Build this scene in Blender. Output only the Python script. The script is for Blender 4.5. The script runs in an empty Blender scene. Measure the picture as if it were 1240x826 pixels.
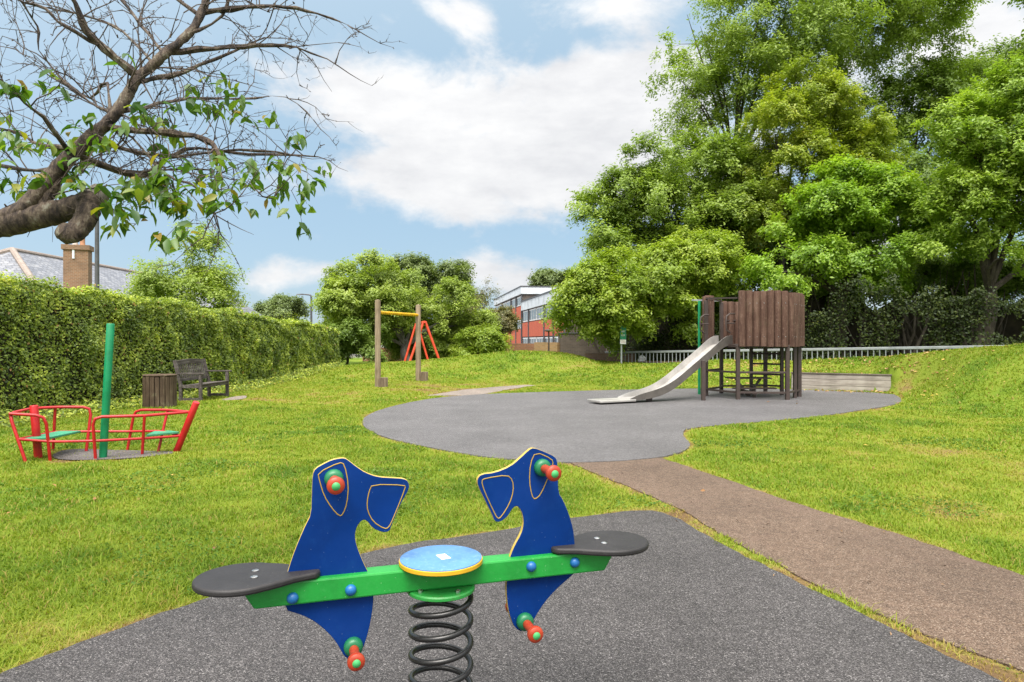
import bpy, bmesh, math, random
import numpy as np
from mathutils import Vector, Matrix
R = math.radians
random.seed(7); RNG = np.random.default_rng(11)
scene = bpy.context.scene
COL = scene.collection
EYE, F, CX, CY = 1.35, 827.0, 620.0, 413.0

# ------------------------------------------------------------------ survey helpers
def P(px, py, D):                       # a survey sighting (bearing, drop, distance) to a world point
    return Vector(((px-CX)/F*D, D, EYE-(py-CY)/F*D))
def G(px, py):                          # sighting onto flat ground
    D = EYE*F/(py-CY)
    return ((px-CX)/F*D, D)

# ------------------------------------------------------------------ object helpers
def tag(o, label=None, cat=None, group=None, kind=None):
    if label: o['label'] = label
    if cat: o['category'] = cat
    if group: o['group'] = group
    if kind: o['kind'] = kind
    return o
def thing(name, label, cat, loc=(0, 0, 0), rz=0, group=None):
    o = bpy.data.objects.new(name, None); COL.objects.link(o)
    o.empty_display_size = .1
    o.location = loc; o.rotation_euler = (0, 0, rz)
    return tag(o, label, cat, group)
def root_loc(o):
    v = Vector((0, 0, 0))
    while o is not None:
        v += Vector(o.location); o = o.parent
    return v
def copy_tree(o, parent=None):
    c = o.copy(); COL.objects.link(c)
    if parent is not None: c.parent = parent
    for ch in list(o.children): copy_tree(ch, c)
    return c

class MB:
    def __init__(s): s.v = []; s.f = []; s.m = []
    def add(s, vs, fs, m=0):
        b = len(s.v); s.v += [Vector(v) for v in vs]
        for f in fs: s.f.append([b+i for i in f]); s.m.append(m)
        return s
    def box(s, c, size, rot=None, m=0):
        x, y, z = [a/2 for a in size]
        vs = [Vector((sx*x, sy*y, sz*z)) for sx in (-1, 1) for sy in (-1, 1) for sz in (-1, 1)]
        if rot is not None: vs = [rot @ v for v in vs]
        c = Vector(c); vs = [v+c for v in vs]
        return s.add(vs, [(0,1,3,2),(4,6,7,5),(0,4,5,1),(2,3,7,6),(0,2,6,4),(1,5,7,3)], m)
    def beam(s, a, b, w, h, m=0, up=(0, 0, 1)):     # square bar from a to b
        a = Vector(a); b = Vector(b); d = (b-a).normalized(); u = Vector(up)
        if abs(d.dot(u)) > .99: u = Vector((0, 1, 0))
        sd = d.cross(u).normalized(); u = sd.cross(d)
        vs = [p+sd*(i*w/2)+u*(j*h/2) for p in (a, b) for i, j in ((-1,-1),(1,-1),(1,1),(-1,1))]
        return s.add(vs, [(3,2,1,0),(4,5,6,7),(0,1,5,4),(1,2,6,5),(2,3,7,6),(3,0,4,7)], m)
    def tube(s, pts, r, n=8, m=0, cap=True):
        pts = [Vector(p) for p in pts]; k = len(pts)
        rs = r if isinstance(r, (list, tuple)) else [r]*k
        t0 = (pts[1]-pts[0]).normalized()
        u = t0.orthogonal().normalized(); vs = []
        for i, p in enumerate(pts):
            t = (pts[min(i+1, k-1)]-pts[max(i-1, 0)])
            if t.length < 1e-9: t = t0
            t = t.normalized(); u = (u-t*u.dot(t))
            u = u.normalized() if u.length > 1e-6 else t.orthogonal().normalized()
            w = t.cross(u)
            for j in range(n):
                a = 2*math.pi*j/n
                vs.append(p+(u*math.cos(a)+w*math.sin(a))*rs[i])
        fs = [(i*n+j, i*n+(j+1) % n, (i+1)*n+(j+1) % n, (i+1)*n+j) for i in range(k-1) for j in range(n)]
        if cap: fs += [tuple(range(n-1, -1, -1)), tuple((k-1)*n+j for j in range(n))]
        return s.add(vs, fs, m)
    def lathe(s, prof, n=20, M=None, m=0):          # prof: (r, h) along local z
        vs = []; fs = []
        for r, h in prof:
            for j in range(n):
                a = 2*math.pi*j/n; vs.append(Vector((r*math.cos(a), r*math.sin(a), h)))
        if M is not None: vs = [M @ v for v in vs]
        k = len(prof)
        fs = [(i*n+j, i*n+(j+1) % n, (i+1)*n+(j+1) % n, (i+1)*n+j) for i in range(k-1) for j in range(n)]
        fs += [tuple(range(n-1, -1, -1)), tuple((k-1)*n+j for j in range(n))]
        return s.add(vs, fs, m)
    def prism(s, a, b, mside=0, m=0):               # two matching outlines (3-D)
        n = len(a); base = len(s.v)
        s.v += [Vector(p) for p in a]+[Vector(p) for p in b]
        s.f.append([base+i for i in range(n)][::-1]); s.m.append(m)
        s.f.append([base+n+i for i in range(n)]); s.m.append(m)
        for i in range(n):
            j = (i+1) % n
            s.f.append([base+i, base+j, base+n+j, base+n+i]); s.m.append(mside)
        return s
    def build(s, name, mats, parent=None, smooth=False, bevel=0, seg=2, autosmooth=None):
        me = bpy.data.meshes.new(name)
        off = root_loc(parent) if parent is not None else Vector((0, 0, 0))
        me.from_pydata([v-off for v in s.v], [], s.f)
        mats = mats if isinstance(mats, (list, tuple)) else [mats]
        for mt in mats: me.materials.append(mt)
        me.polygons.foreach_set('material_index', s.m)
        bm = bmesh.new(); bm.from_mesh(me); bmesh.ops.recalc_face_normals(bm, faces=bm.faces)
        bm.to_mesh(me); bm.free()
        if smooth:
            me.polygons.foreach_set('use_smooth', [True]*len(me.polygons))
            try: me.set_sharp_from_angle(angle=R(autosmooth or 40))
            except Exception: pass
        o = bpy.data.objects.new(name, me); COL.objects.link(o)
        if parent is not None: o.parent = parent
        if bevel:
            b = o.modifiers.new('bevel', 'BEVEL'); b.width = bevel; b.segments = seg; b.limit_method = 'ANGLE'; b.angle_limit = R(40)
        return o

def np_mesh(name, V, faces_flat, sizes, mat, parent=None, tint=None, smooth=False):
    me = bpy.data.meshes.new(name)
    V = np.asarray(V, dtype=np.float32)
    if parent is not None: V = V-np.array(root_loc(parent), dtype=np.float32)
    me.vertices.add(len(V)); me.vertices.foreach_set('co', V.ravel())
    faces_flat = np.asarray(faces_flat, dtype=np.int32); sizes = np.asarray(sizes, dtype=np.int32)
    me.loops.add(len(faces_flat)); me.loops.foreach_set('vertex_index', faces_flat)
    me.polygons.add(len(sizes))
    st = np.concatenate(([0], np.cumsum(sizes)[:-1])).astype(np.int32)
    me.polygons.foreach_set('loop_start', st)
    me.update(calc_edges=True)
    if smooth: me.polygons.foreach_set('use_smooth', np.ones(len(sizes), dtype=bool))
    if tint is not None:
        a = me.attributes.new('tint', 'FLOAT', 'POINT'); a.data.foreach_set('value', np.asarray(tint, dtype=np.float32))
    me.materials.append(mat)
    o = bpy.data.objects.new(name, me); COL.objects.link(o)
    if parent is not None: o.parent = parent
    return o

# ------------------------------------------------------------------ material helpers
class NT:
    def __init__(s, tree): s.t = tree; s.n = tree.nodes; s.l = tree.links
    def new(s, typ, **kw):
        n = s.n.new(typ)
        for k, v in kw.items(): setattr(n, k, v)
        return n
    def link(s, a, b): s.l.new(a, b)
    def val(s, sock, v):
        if hasattr(v, 'is_linked') or isinstance(v, bpy.types.NodeSocket): s.l.new(v, sock)
        else: sock.default_value = v
    def math(s, op, a, b=None, c=None, clamp=False):
        n = s.n.new('ShaderNodeMath'); n.operation = op; n.use_clamp = clamp
        s.val(n.inputs[0], a)
        if b is not None: s.val(n.inputs[1], b)
        if c is not None: s.val(n.inputs[2], c)
        return n.outputs[0]
    def mix(s, fac, a, b, blend='MIX'):
        n = s.n.new('ShaderNodeMix'); n.data_type = 'RGBA'; n.blend_type = blend
        s.val(n.inputs[0], fac); s.val(n.inputs[6], a); s.val(n.inputs[7], b)
        return n.outputs[2]
    def ramp(s, fac, stops):
        n = s.n.new('ShaderNodeValToRGB'); e = n.color_ramp.elements
        while len(e) > 1: e.remove(e[-1])
        e[0].position = stops[0][0]; e[0].color = c4(stops[0][1])
        for p, c in stops[1:]:
            x = e.new(p); x.color = c4(c)
        s.val(n.inputs[0], fac); return n.outputs[0]
    def noise(s, vec, scale, detail=4, rough=.55, dist=0):
        n = s.n.new('ShaderNodeTexNoise'); n.inputs['Scale'].default_value = scale
        n.inputs['Detail'].default_value = detail; n.inputs['Roughness'].default_value = rough
        n.inputs['Distortion'].default_value = dist
        if vec is not None: s.l.new(vec, n.inputs['Vector'])
        return n.outputs[0]
    def voro(s, vec, scale, feature='F1'):
        n = s.n.new('ShaderNodeTexVoronoi'); n.feature = feature; n.inputs['Scale'].default_value = scale
        if vec is not None: s.l.new(vec, n.inputs['Vector'])
        return n
    def objco(s): return s.n.new('ShaderNodeTexCoord').outputs['Object']
    def geopos(s): return s.n.new('ShaderNodeNewGeometry').outputs['Position']
    def scale(s, vec, xyz):
        n = s.n.new('ShaderNodeVectorMath'); n.operation = 'MULTIPLY'; s.l.new(vec, n.inputs[0]); n.inputs[1].default_value = xyz
        return n.outputs[0]
    def bump(s, h, strength=.3, dist=.01):
        n = s.n.new('ShaderNodeBump'); n.inputs['Strength'].default_value = strength; n.inputs['Distance'].default_value = dist
        s.l.new(h, n.inputs['Height']); return n.outputs[0]
def c4(c): return (c[0], c[1], c[2], 1.0)
def newmat(name):
    m = bpy.data.materials.new(name); m.use_nodes = True; t = NT(m.node_tree)
    b = t.n['Principled BSDF']; return m, t, b
def paint(name, col, rough=.45, worn=None, wornamt=.3, scale=6, bump=.1, metal=0, spec=.5, speck=None):
    m, t, b = newmat(name); co = t.objco()
    n1 = t.noise(co, scale, 6, .65); n2 = t.noise(co, scale*9, 5, .7)
    d = tuple(x*.72 for x in col); l = tuple(min(1, x*1.18+.004) for x in col)
    c = t.ramp(n1, [(.3, d), (.5, col), (.72, l)])
    if worn:
        f = t.ramp(n2, [(.62-.18*wornamt, (0, 0, 0)), (.70, (1, 1, 1))])
        c = t.mix(t.math('MULTIPLY', f, wornamt), c, c4(worn))
    if speck:
        sv = t.voro(co, 190); sc_ = t.new('ShaderNodeSeparateColor'); t.link(sv.outputs['Color'], sc_.inputs[0]); f = t.math('MULTIPLY', t.math('LESS_THAN', sv.outputs['Distance'], .22), t.math('LESS_THAN', sc_.outputs[0], .02))
        c = t.mix(t.math('MULTIPLY', f, .5), c, c4(speck))
    t.link(c, b.inputs['Base Color'])
    r = t.math('MULTIPLY_ADD', n2, .3, rough-.15, clamp=True); t.link(r, b.inputs['Roughness'])
    b.inputs['Metallic'].default_value = metal
    b.inputs['Specular IOR Level'].default_value = spec
    if bump: t.link(t.bump(n2, bump, .004), b.inputs['Normal'])
    return m
def wood(name, dark, mid, light, axis='Z', rough=.8, gscale=22, moss=None, fleck=None):
    m, t, b = newmat(name); co = t.objco()
    st = {'Z': (gscale, gscale, 1.6), 'X': (1.6, gscale, gscale), 'Y': (gscale, 1.6, gscale)}[axis]
    g = t.noise(t.scale(co, st), 1.0, 7, .68, .4); n = t.noise(co, 3.0, 5, .6)
    f = t.math('ADD', t.math('MULTIPLY', g, .65), t.math('MULTIPLY', n, .35))
    c = t.ramp(f, [(.32, dark), (.5, mid), (.66, light)])
    if moss:
        mm = t.ramp(t.noise(co, 5.5, 6, .7), [(.56, (0, 0, 0)), (.68, (1, 1, 1))])
        c = t.mix(t.math('MULTIPLY', mm, .5), c, c4(moss))
    if fleck:
        fl = t.ramp(t.noise(t.scale(co, (1, 1, .6)), 34, 6, .75), [(.56, (0, 0, 0)), (.66, (1, 1, 1))])
        c = t.mix(t.math('MULTIPLY', fl, .6), c, c4(fleck))
    t.link(c, b.inputs['Base Color']); b.inputs['Roughness'].default_value = rough
    b.inputs['Specular IOR Level'].default_value = .25
    t.link(t.bump(g, .6, .006), b.inputs['Normal'])
    return m
def brick(name, c1, c2, mortar, bw=.225, bh=.075, uaxis='X', rough=.9, grime=None):
    m, t, b = newmat(name); co = t.objco()
    sp = t.new('ShaderNodeSeparateXYZ'); t.link(co, sp.inputs[0])
    cb = t.new('ShaderNodeCombineXYZ')
    if uaxis == 'XY':
        t.link(t.math('ADD', sp.outputs[0], sp.outputs[1]), cb.inputs[0])
    else: t.link(sp.outputs[uaxis], cb.inputs[0])
    t.link(sp.outputs['Z'], cb.inputs[1])
    br = t.new('ShaderNodeTexBrick'); t.link(cb.outputs[0], br.inputs['Vector'])
    br.inputs['Scale'].default_value = 1; br.inputs['Brick Width'].default_value = bw; br.inputs['Row Height'].default_value = bh
    br.inputs['Mortar Size'].default_value = .007; br.inputs['Color1'].default_value = c4(c1); br.inputs['Color2'].default_value = c4(c2)
    br.inputs['Mortar'].default_value = c4(mortar); br.inputs['Bias'].default_value = 0
    n = t.noise(co, 1.3, 7, .65)
    c = t.mix(t.math('MULTIPLY', t.ramp(n, [(.4, (0, 0, 0)), (.7, (1, 1, 1))]), .55), br.outputs[0], c4(grime or tuple(x*.5 for x in c1)))
    t.link(c, b.inputs['Base Color']); b.inputs['Roughness'].default_value = rough
    t.link(t.bump(br.outputs['Fac'], -.35, .01), b.inputs['Normal'])
    return m
def leafmat(name, stops, trans=.38, gloss=.03, rough=.5, gain=1.85):
    m = bpy.data.materials.new(name); m.use_nodes = True; t = NT(m.node_tree); t.n.clear()
    out = t.new('ShaderNodeOutputMaterial'); at = t.new('ShaderNodeAttribute'); at.attribute_name = 'tint'
    c = t.ramp(at.outputs['Fac'], [(p, tuple(min(.8, v*gain) for v in q)) for p, q in stops])
    d = t.new('ShaderNodeBsdfDiffuse'); tr = t.new('ShaderNodeBsdfTranslucent'); g = t.new('ShaderNodeBsdfGlossy')
    t.link(c, d.inputs[0]); t.link(t.mix(1.0, c, (1.15, 1.25, .55, 1), 'MULTIPLY'), tr.inputs[0])
    g.inputs['Roughness'].default_value = rough; g.inputs[0].default_value = (.9, .95, 1, 1)
    m1 = t.new('ShaderNodeMixShader'); m1.inputs[0].default_value = trans
    t.link(d.outputs[0], m1.inputs[1]); t.link(tr.outputs[0], m1.inputs[2])
    m2 = t.new('ShaderNodeMixShader'); m2.inputs[0].default_value = gloss
    t.link(m1.outputs[0], m2.inputs[1]); t.link(g.outputs[0], m2.inputs[2])
    t.link(m2.outputs[0], out.inputs[0])
    return m

# ------------------------------------------------------------------ noise / polygons in numpy
_LAT = RNG.random((256, 256))
def vnoise(x, y, s, ox=0, oy=0):
    x = np.asarray(x)*s+ox+1000; y = np.asarray(y)*s+oy+1000
    xi = np.floor(x).astype(int); yi = np.floor(y).astype(int); fx = x-xi; fy = y-yi
    fx = fx*fx*(3-2*fx); fy = fy*fy*(3-2*fy)
    g = lambda a, b: _LAT[a % 256, b % 256]
    return (g(xi, yi)*(1-fx)+g(xi+1, yi)*fx)*(1-fy)+(g(xi, yi+1)*(1-fx)+g(xi+1, yi+1)*fx)*fy
def fbm(x, y, s, n=4, o=0):
    r = 0; a = .5; tot = 0
    for i in range(n):
        r = r+a*vnoise(x, y, s*2**i, o+17*i, o+31*i); tot += a; a *= .5
    return r/tot
def poly_sd(x, y, poly, reach=1.6):     # signed distance, negative inside; 'reach' when farther than that outside the box
    x = np.asarray(x, float); y = np.asarray(y, float); q = np.array(poly)
    k = (x > q[:, 0].min()-reach) & (x < q[:, 0].max()+reach) & (y > q[:, 1].min()-reach) & (y < q[:, 1].max()+reach)
    out = np.full(x.shape, reach)
    if k.any(): out[k] = _poly_sd(x[k], y[k], poly)
    return out
def _poly_sd(x, y, poly):
    d2 = np.full(x.shape, 1e18); ins = np.zeros(x.shape, bool); n = len(poly)
    for i in range(n):
        ax, ay = poly[i]; bx, by = poly[(i+1) % n]
        ex, ey = bx-ax, by-ay; wx, wy = x-ax, y-ay
        t = np.clip((wx*ex+wy*ey)/(ex*ex+ey*ey+1e-12), 0, 1)
        d2 = np.minimum(d2, (wx-ex*t)**2+(wy-ey*t)**2)
        c = ((ay <= y) & (by > y)) | ((by <= y) & (ay > y))
        with np.errstate(divide='ignore', invalid='ignore'):
            xs = ax+(y-ay)/(by-ay+1e-15)*ex
        ins ^= c & (x < xs)
    return np.where(ins, -1, 1)*np.sqrt(d2)
def smooth_poly(pts, it=2):
    for _ in range(it):
        q = []
        for i in range(len(pts)):
            a = pts[i]; b = pts[(i+1) % len(pts)]
            q += [(a[0]*.75+b[0]*.25, a[1]*.75+b[1]*.25), (a[0]*.25+b[0]*.75, a[1]*.25+b[1]*.75)]
        pts = q
    return pts
def ragged(pts, amp=.018, step=.06):
    out = []; 
    for i in range(len(pts)):
        a = Vector((*pts[i], 0)); b = Vector((*pts[(i+1) % len(pts)], 0)); L = (b-a).length
        k = max(1, int(L/step))
        for j in range(k):
            p = a.lerp(b, j/k)
            out.append((p.x+(float(fbm(p.x, p.y, 9, 2, 3))-.5)*amp*3, p.y+(float(fbm(p.x, p.y, 9, 2, 77))-.5)*amp*3))
    return out

BIG = [G(*p) for p in [(437,515),(442,505),(460,497),(490,489),(530,482),(575,478.5),(620,476.5),(700,474),(780,472),(850,471),
       (920,470.5),(965,472.5),(1080,476.5),(1094,485),(1084,491),(1040,498),(1000,504),(940,510),(880,515),(842,518.5),(826,522),(829,531),(838,541),
       (826,549),(798,555.5),(760,559),(690,562),(640,559),(590,555),(540,547),(490,537),(455,527)]]
BIG0 = BIG = smooth_poly(BIG, 1); BIG = ragged(BIG, .01)
NEAR = [G(*p) for p in [(0,818),(120,774),(220,737),(350,699),(480,662),(580,650),(650,636),(720,626),(780,619),(812,624),(862,655),(950,700),(1060,755),(1150,799)]]
NEAR += [(1.93, 2.65), (2.3, 1.6), (2.45, 0), (1.6, -1.8), (-1, -1.9), (-2.6, -.5), (-2.55, 1.5)]
NEAR0 = NEAR = smooth_poly(NEAR, 1); NEAR = ragged(NEAR, .012)
PATH = [G(*p) for p in [(690,561),(718,573),(770,594),(832,622),(880,652),(1000,716),(1120,771),(1236,813)]]+[(2.55, 2.05), (3.4, .6), (4.2, -3), (5.4, -3), (4.7, .6), (3.75, 2.5)]
PATH += [G(*p) for p in [(1240,699),(1090,649),(1000,622),(930,599),(860,575),(800,555)]]
PATH0 = PATH; PATH = ragged(PATH, .014)
FARP = [G(517,479.5), G(578,479.3), G(618,471.5), (.75, 20.6), (.45, 20.9), G(606,468.5), G(560,472.5)]
FARP0 = FARP; FARP = ragged(FARP, .03, .15)
WORN = smooth_poly([G(58,556), G(75,548), G(115,545.5), G(160,545.5), G(205,546), G(214,551), G(180,556), G(140,557.5), G(95,559)], 2)
BPATCH = smooth_poly([G(262,486.5), G(285,480.5), G(300,480), G(297,484)], 1)

# ------------------------------------------------------------------ terrain
RIDGE = [(-.8,18.6,0), (1.02,21,.06), (3.17,23,.26), (5.31,24,.53), (7.1,23.5,.68), (8.98,22.5,.67), (10.19,21.5,.75), (11.3,20.5,.86),
         (11.85,19,1.04), (11.95,17.5,1.16), (12.05,16,1.28), (12.7,12.5,1.36), (12.9,8,1.1), (12.4,4,.55), (12,0,.1)]
TW_A, TW_B = (7.75, 18.95), (10.0, 18.02)      # timber retaining wall, plan
def sst(e0, e1, v):
    t = np.clip((v-e0)/(e1-e0), 0, 1); return t*t*(3-2*t)
def H(x, y, rough=True):
    x = np.asarray(x, float); y = np.asarray(y, float)
    best = np.full(x.shape, 1e9); zz = np.zeros(x.shape); side = np.zeros(x.shape)
    for (ax, ay, az), (bx, by, bz) in zip(RIDGE[:-1], RIDGE[1:]):
        ex, ey = bx-ax, by-ay; wx, wy = x-ax, y-ay
        t = np.clip((wx*ex+wy*ey)/(ex*ex+ey*ey), 0, 1)
        d = np.hypot(wx-ex*t, wy-ey*t); k = d < best
        best = np.where(k, d, best); zz = np.where(k, az+(bz-az)*t, zz); side = np.where(k, ex*wy-ey*wx, side)
    f = sst(4.1, 0, best); f = np.where(side > 0, np.maximum(f, .86), f)
    z = zz*f
    m = .86*np.where(x > 1.1, np.exp(-(np.abs(x-1.1)/2.7)**3), np.exp(-((x-1.1)/4.4)**2))*np.exp(-((y-27.2)/3.4)**2)+.36*np.exp(-((x+5.2)/4.0)**2-((y-27)/4.2)**2)
    z = np.maximum(z, m)+np.minimum(z, m)*.10
    # behind the timber wall the soil is held level with its top
    ux, uy = TW_B[0]-TW_A[0], TW_B[1]-TW_A[1]; L = math.hypot(ux, uy); ux /= L; uy /= L
    s = (x-TW_A[0])*ux+(y-TW_A[1])*uy; n = -(x-TW_A[0])*uy+(y-TW_A[1])*ux
    hold = sst(-.25, .1, s)*sst(L+.12, L-.02, s)*sst(.0, .10, n)*sst(5, 2, n)
    z = np.maximum(z, .45*hold)
    front = (s > -.3) & (s < L+.02) & (n < 0.04) & (n > -1.5)
    z = np.where(front, np.minimum(z, 0), z)
    mask = np.ones(x.shape)
    for p in (BIG0, NEAR0, PATH0, FARP0):
        mask = np.minimum(mask, sst(.02, 1.5 if p is not FARP0 else .7, poly_sd(x, y, p)))
    near = (n > -.02) & (s > -.1) & (s < L-.04) & (n < 1.3)
    soft = sst(L+1.1, L-.04, s)*sst(2.4, 1.2, n)*(s > -.1)*(n > -.02)*np.where(s > L-.04, sst(.0, .45, poly_sd(x, y, BIG0)), 1)
    mask = np.where(near, 1, np.maximum(mask, soft))
    if rough:
        z = z+(fbm(x, y, .55, 3, 5)-.5)*.10+(fbm(x, y, 2.6, 2, 9)-.5)*.03
    z = z*mask
    far = np.hypot(x, y)
    return z-sst(45, 140, far)*1.5
def Hs(x, y): return float(H(np.array([x]), np.array([y]))[0])

def tintf(x, y):                        # lawn condition: 0 straw, 1 lush
    t = .66+(fbm(x, y, .45, 4, 21)-.5)*.75+(fbm(x, y, 2.2, 3, 55)-.5)*.8
    for p, w, a in ((BIG0, .07, .55), (NEAR0, .07, .85), (PATH0, .09, .55), (WORN, .25, .5), (FARP0, .25, .4)):
        d = np.abs(poly_sd(x, y, p)); t = t-a*np.exp(-d/w)*(.1+1.6*fbm(x, y, 3.1, 3, 8))
    t = t-.30*np.exp(-((x-9.6)/1.6)**2-((y-16.6)/1.2)**2)-.25*np.exp(-((x-5.2)/1.5)**2-((y-7.2)/2.2)**2)-.22*np.exp(-((x+2.5)/4)**2-((y-20)/4)**2)
    t = t-.22*np.exp(-((x-3.6)/.9)**2-((y-5.2)/.9)**2)
    return np.clip(t, 0, 1)

ax_x = np.concatenate([np.linspace(-900, -60, 14), np.linspace(-56, -15, 36), np.arange(-14.5, 15.01, .11), np.linspace(16, 60, 36), np.linspace(70, 900, 14)])
ax_y = np.concatenate([np.linspace(-300, -12, 9), np.linspace(-10, .5, 16), np.arange(.7, 30, .11), np.linspace(30.3, 60, 48), np.linspace(66, 1400, 20)])
gx, gy = np.meshgrid(ax_x, ax_y); nx, ny = len(ax_x), len(ax_y)
gz = H(gx.ravel(), gy.ravel())
# sheets that lie on the lawn sit a few mm above it: sink the lawn under them
tg = tintf(gx.ravel(), gy.ravel())
idx = np.arange(nx*ny).reshape(ny, nx)
fc = np.stack([idx[:-1, :-1], idx[:-1, 1:], idx[1:, 1:], idx[1:, :-1]], -1).reshape(-1, 4)
m_ground, t, b = newmat('lawn_soil')
at = t.new('ShaderNodeAttribute'); at.attribute_name = 'tint'; pos = t.geopos()
n1 = t.noise(pos, 38, 6, .7); n2 = t.noise(pos, 7, 5, .6)
f = t.math('ADD', at.outputs['Fac'], t.math('MULTIPLY_ADD', n1, .5, -.25)); f = t.math('ADD', f, t.math('MULTIPLY_ADD', n2, .4, -.2), clamp=True)
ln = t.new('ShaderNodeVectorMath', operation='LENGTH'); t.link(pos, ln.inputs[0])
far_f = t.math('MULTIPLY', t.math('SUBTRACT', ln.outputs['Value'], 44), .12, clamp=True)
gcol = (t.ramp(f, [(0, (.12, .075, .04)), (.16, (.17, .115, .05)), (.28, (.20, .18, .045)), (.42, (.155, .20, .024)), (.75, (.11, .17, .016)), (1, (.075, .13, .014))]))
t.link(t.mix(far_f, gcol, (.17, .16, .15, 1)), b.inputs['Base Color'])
b.inputs['Roughness'].default_value = .95; b.inputs['Specular IOR Level'].default_value = .1
t.link(t.bump(n1, .8, .02), b.inputs['Normal'])
ground = np_mesh('ground', np.stack([gx.ravel(), gy.ravel(), gz], 1), fc.ravel(), np.full(len(fc), 4), m_ground, tint=tg, smooth=True)
tag(ground, kind='structure')

# ------------------------------------------------------------------ rubber pads, paths
def crumb(name, stops, scale, wet=.55, big=(.78, 1.16), stain=None):
    m, t, b = newmat(name); pos = t.geopos()
    v = t.voro(pos, scale); sp = t.new('ShaderNodeSeparateColor'); t.link(v.outputs['Color'], sp.inputs[0])
    c = t.ramp(sp.outputs[0], stops)
    n = t.noise(pos, .9, 6, .62); n2 = t.noise(pos, 14, 4, .6)
    k = t.ramp(n, [(.3, (big[0],)*3), (.7, (big[1],)*3)]); c = t.mix(1.0, c, k, 'MULTIPLY')
    k = t.ramp(n2, [(.3, (.82,)*3), (.7, (1.14,)*3)]); c = t.mix(1.0, c, k, 'MULTIPLY')
    if stain:
        s = t.ramp(t.noise(pos, 2.3, 7, .68), [(.55, (0, 0, 0)), (.72, (1, 1, 1))])
        c = t.mix(t.math('MULTIPLY', s, .55), c, c4(stain))
    t.link(c, b.inputs['Base Color'])
    t.link(t.math('MULTIPLY_ADD', sp.outputs[1], .35, wet-.1), b.inputs['Roughness'])
    b.inputs['Specular IOR Level'].default_value = .4
    h = t.math('ADD', sp.outputs[2], t.math('MULTIPLY', v.outputs['Distance'], -1.2))
    t.link(t.bump(h, .7, .006), b.inputs['Normal'])
    return m
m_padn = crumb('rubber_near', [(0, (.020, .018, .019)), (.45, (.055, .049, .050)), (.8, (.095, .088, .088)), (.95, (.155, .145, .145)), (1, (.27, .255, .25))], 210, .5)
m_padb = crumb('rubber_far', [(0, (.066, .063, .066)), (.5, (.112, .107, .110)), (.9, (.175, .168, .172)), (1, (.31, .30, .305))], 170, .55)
m_path = crumb('path_tarmac', [(0, (.058, .036, .024)), (.5, (.130, .086, .058)), (.85, (.185, .128, .092)), (1, (.30, .235, .18))], 190, .75, (.78, 1.16), (.16, .105, .08))
m_farp = crumb('far_path_tarmac', [(0, (.15, .12, .10)), (.6, (.24, .20, .17)), (1, (.36, .31, .27))], 150, .8)
m_worn = crumb('worn_soil', [(0, (.07, .06, .06)), (.6, (.13, .115, .11)), (1, (.24, .22, .21))], 150, .7, stain=(.11, .085, .06))
def sheet(name, poly, z, th, mat):
    bm = bmesh.new(); vs = [bm.verts.new((x, y, z)) for x, y in poly]
    f = bm.faces.new(vs); bm.normal_update()
    if f.normal.z < 0: f.normal_flip()
    r = bmesh.ops.extrude_face_region(bm, geom=[f]); 
    for v in [g for g in r['geom'] if isinstance(g, bmesh.types.BMVert)]: pass
    for v in vs: v.co.z = z-th
    bmesh.ops.recalc_face_normals(bm, faces=bm.faces)
    bmesh.ops.triangulate(bm, faces=[f for f in bm.faces if len(f.verts) > 4])
    me = bpy.data.meshes.new(name); bm.to_mesh(me); bm.free(); me.materials.append(mat)
    o = bpy.data.objects.new(name, me); COL.objects.link(o); return tag(o, kind='structure')
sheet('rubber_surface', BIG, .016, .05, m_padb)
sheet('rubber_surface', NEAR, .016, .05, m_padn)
sheet('path', PATH, .010, .05, m_path)
sheet('path', FARP, .012, .05, m_farp)
def draped(name, poly, dz, mat, step=.12):
    xs = [p[0] for p in poly]; ys = [p[1] for p in poly]; 
    bm = bmesh.new(); bmesh.ops.create_grid(bm, x_segments=24, y_segments=24, size=.5)
    cx, cy, w, h = (min(xs)+max(xs))/2, (min(ys)+max(ys))/2, max(xs)-min(xs), max(ys)-min(ys)
    for v in bm.verts:
        # map unit square to polygon radially
        a = math.atan2(v.co.y, v.co.x); r = max(abs(v.co.x), abs(v.co.y))*2
        d = Vector((math.cos(a)*w/2, math.sin(a)*h/2)); lo, hi = 0, 2
        for _ in range(18):
            mid = (lo+hi)/2
            if poly_sd(np.array([cx+d.x*mid]), np.array([cy+d.y*mid]), poly)[0] < 0: lo = mid
            else: hi = mid
        x, y = cx+d.x*lo*r, cy+d.y*lo*r
        v.co = (x, y, Hs(x, y)+dz)
    me = bpy.data.meshes.new(name); bm.to_mesh(me); bm.free(); me.materials.append(mat)
    o = bpy.data.objects.new(name, me); COL.objects.link(o); return tag(o, kind='structure')
draped('worn_ground', WORN, .014, m_worn); draped('worn_ground', BPATCH, .014, m_farp)

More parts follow.
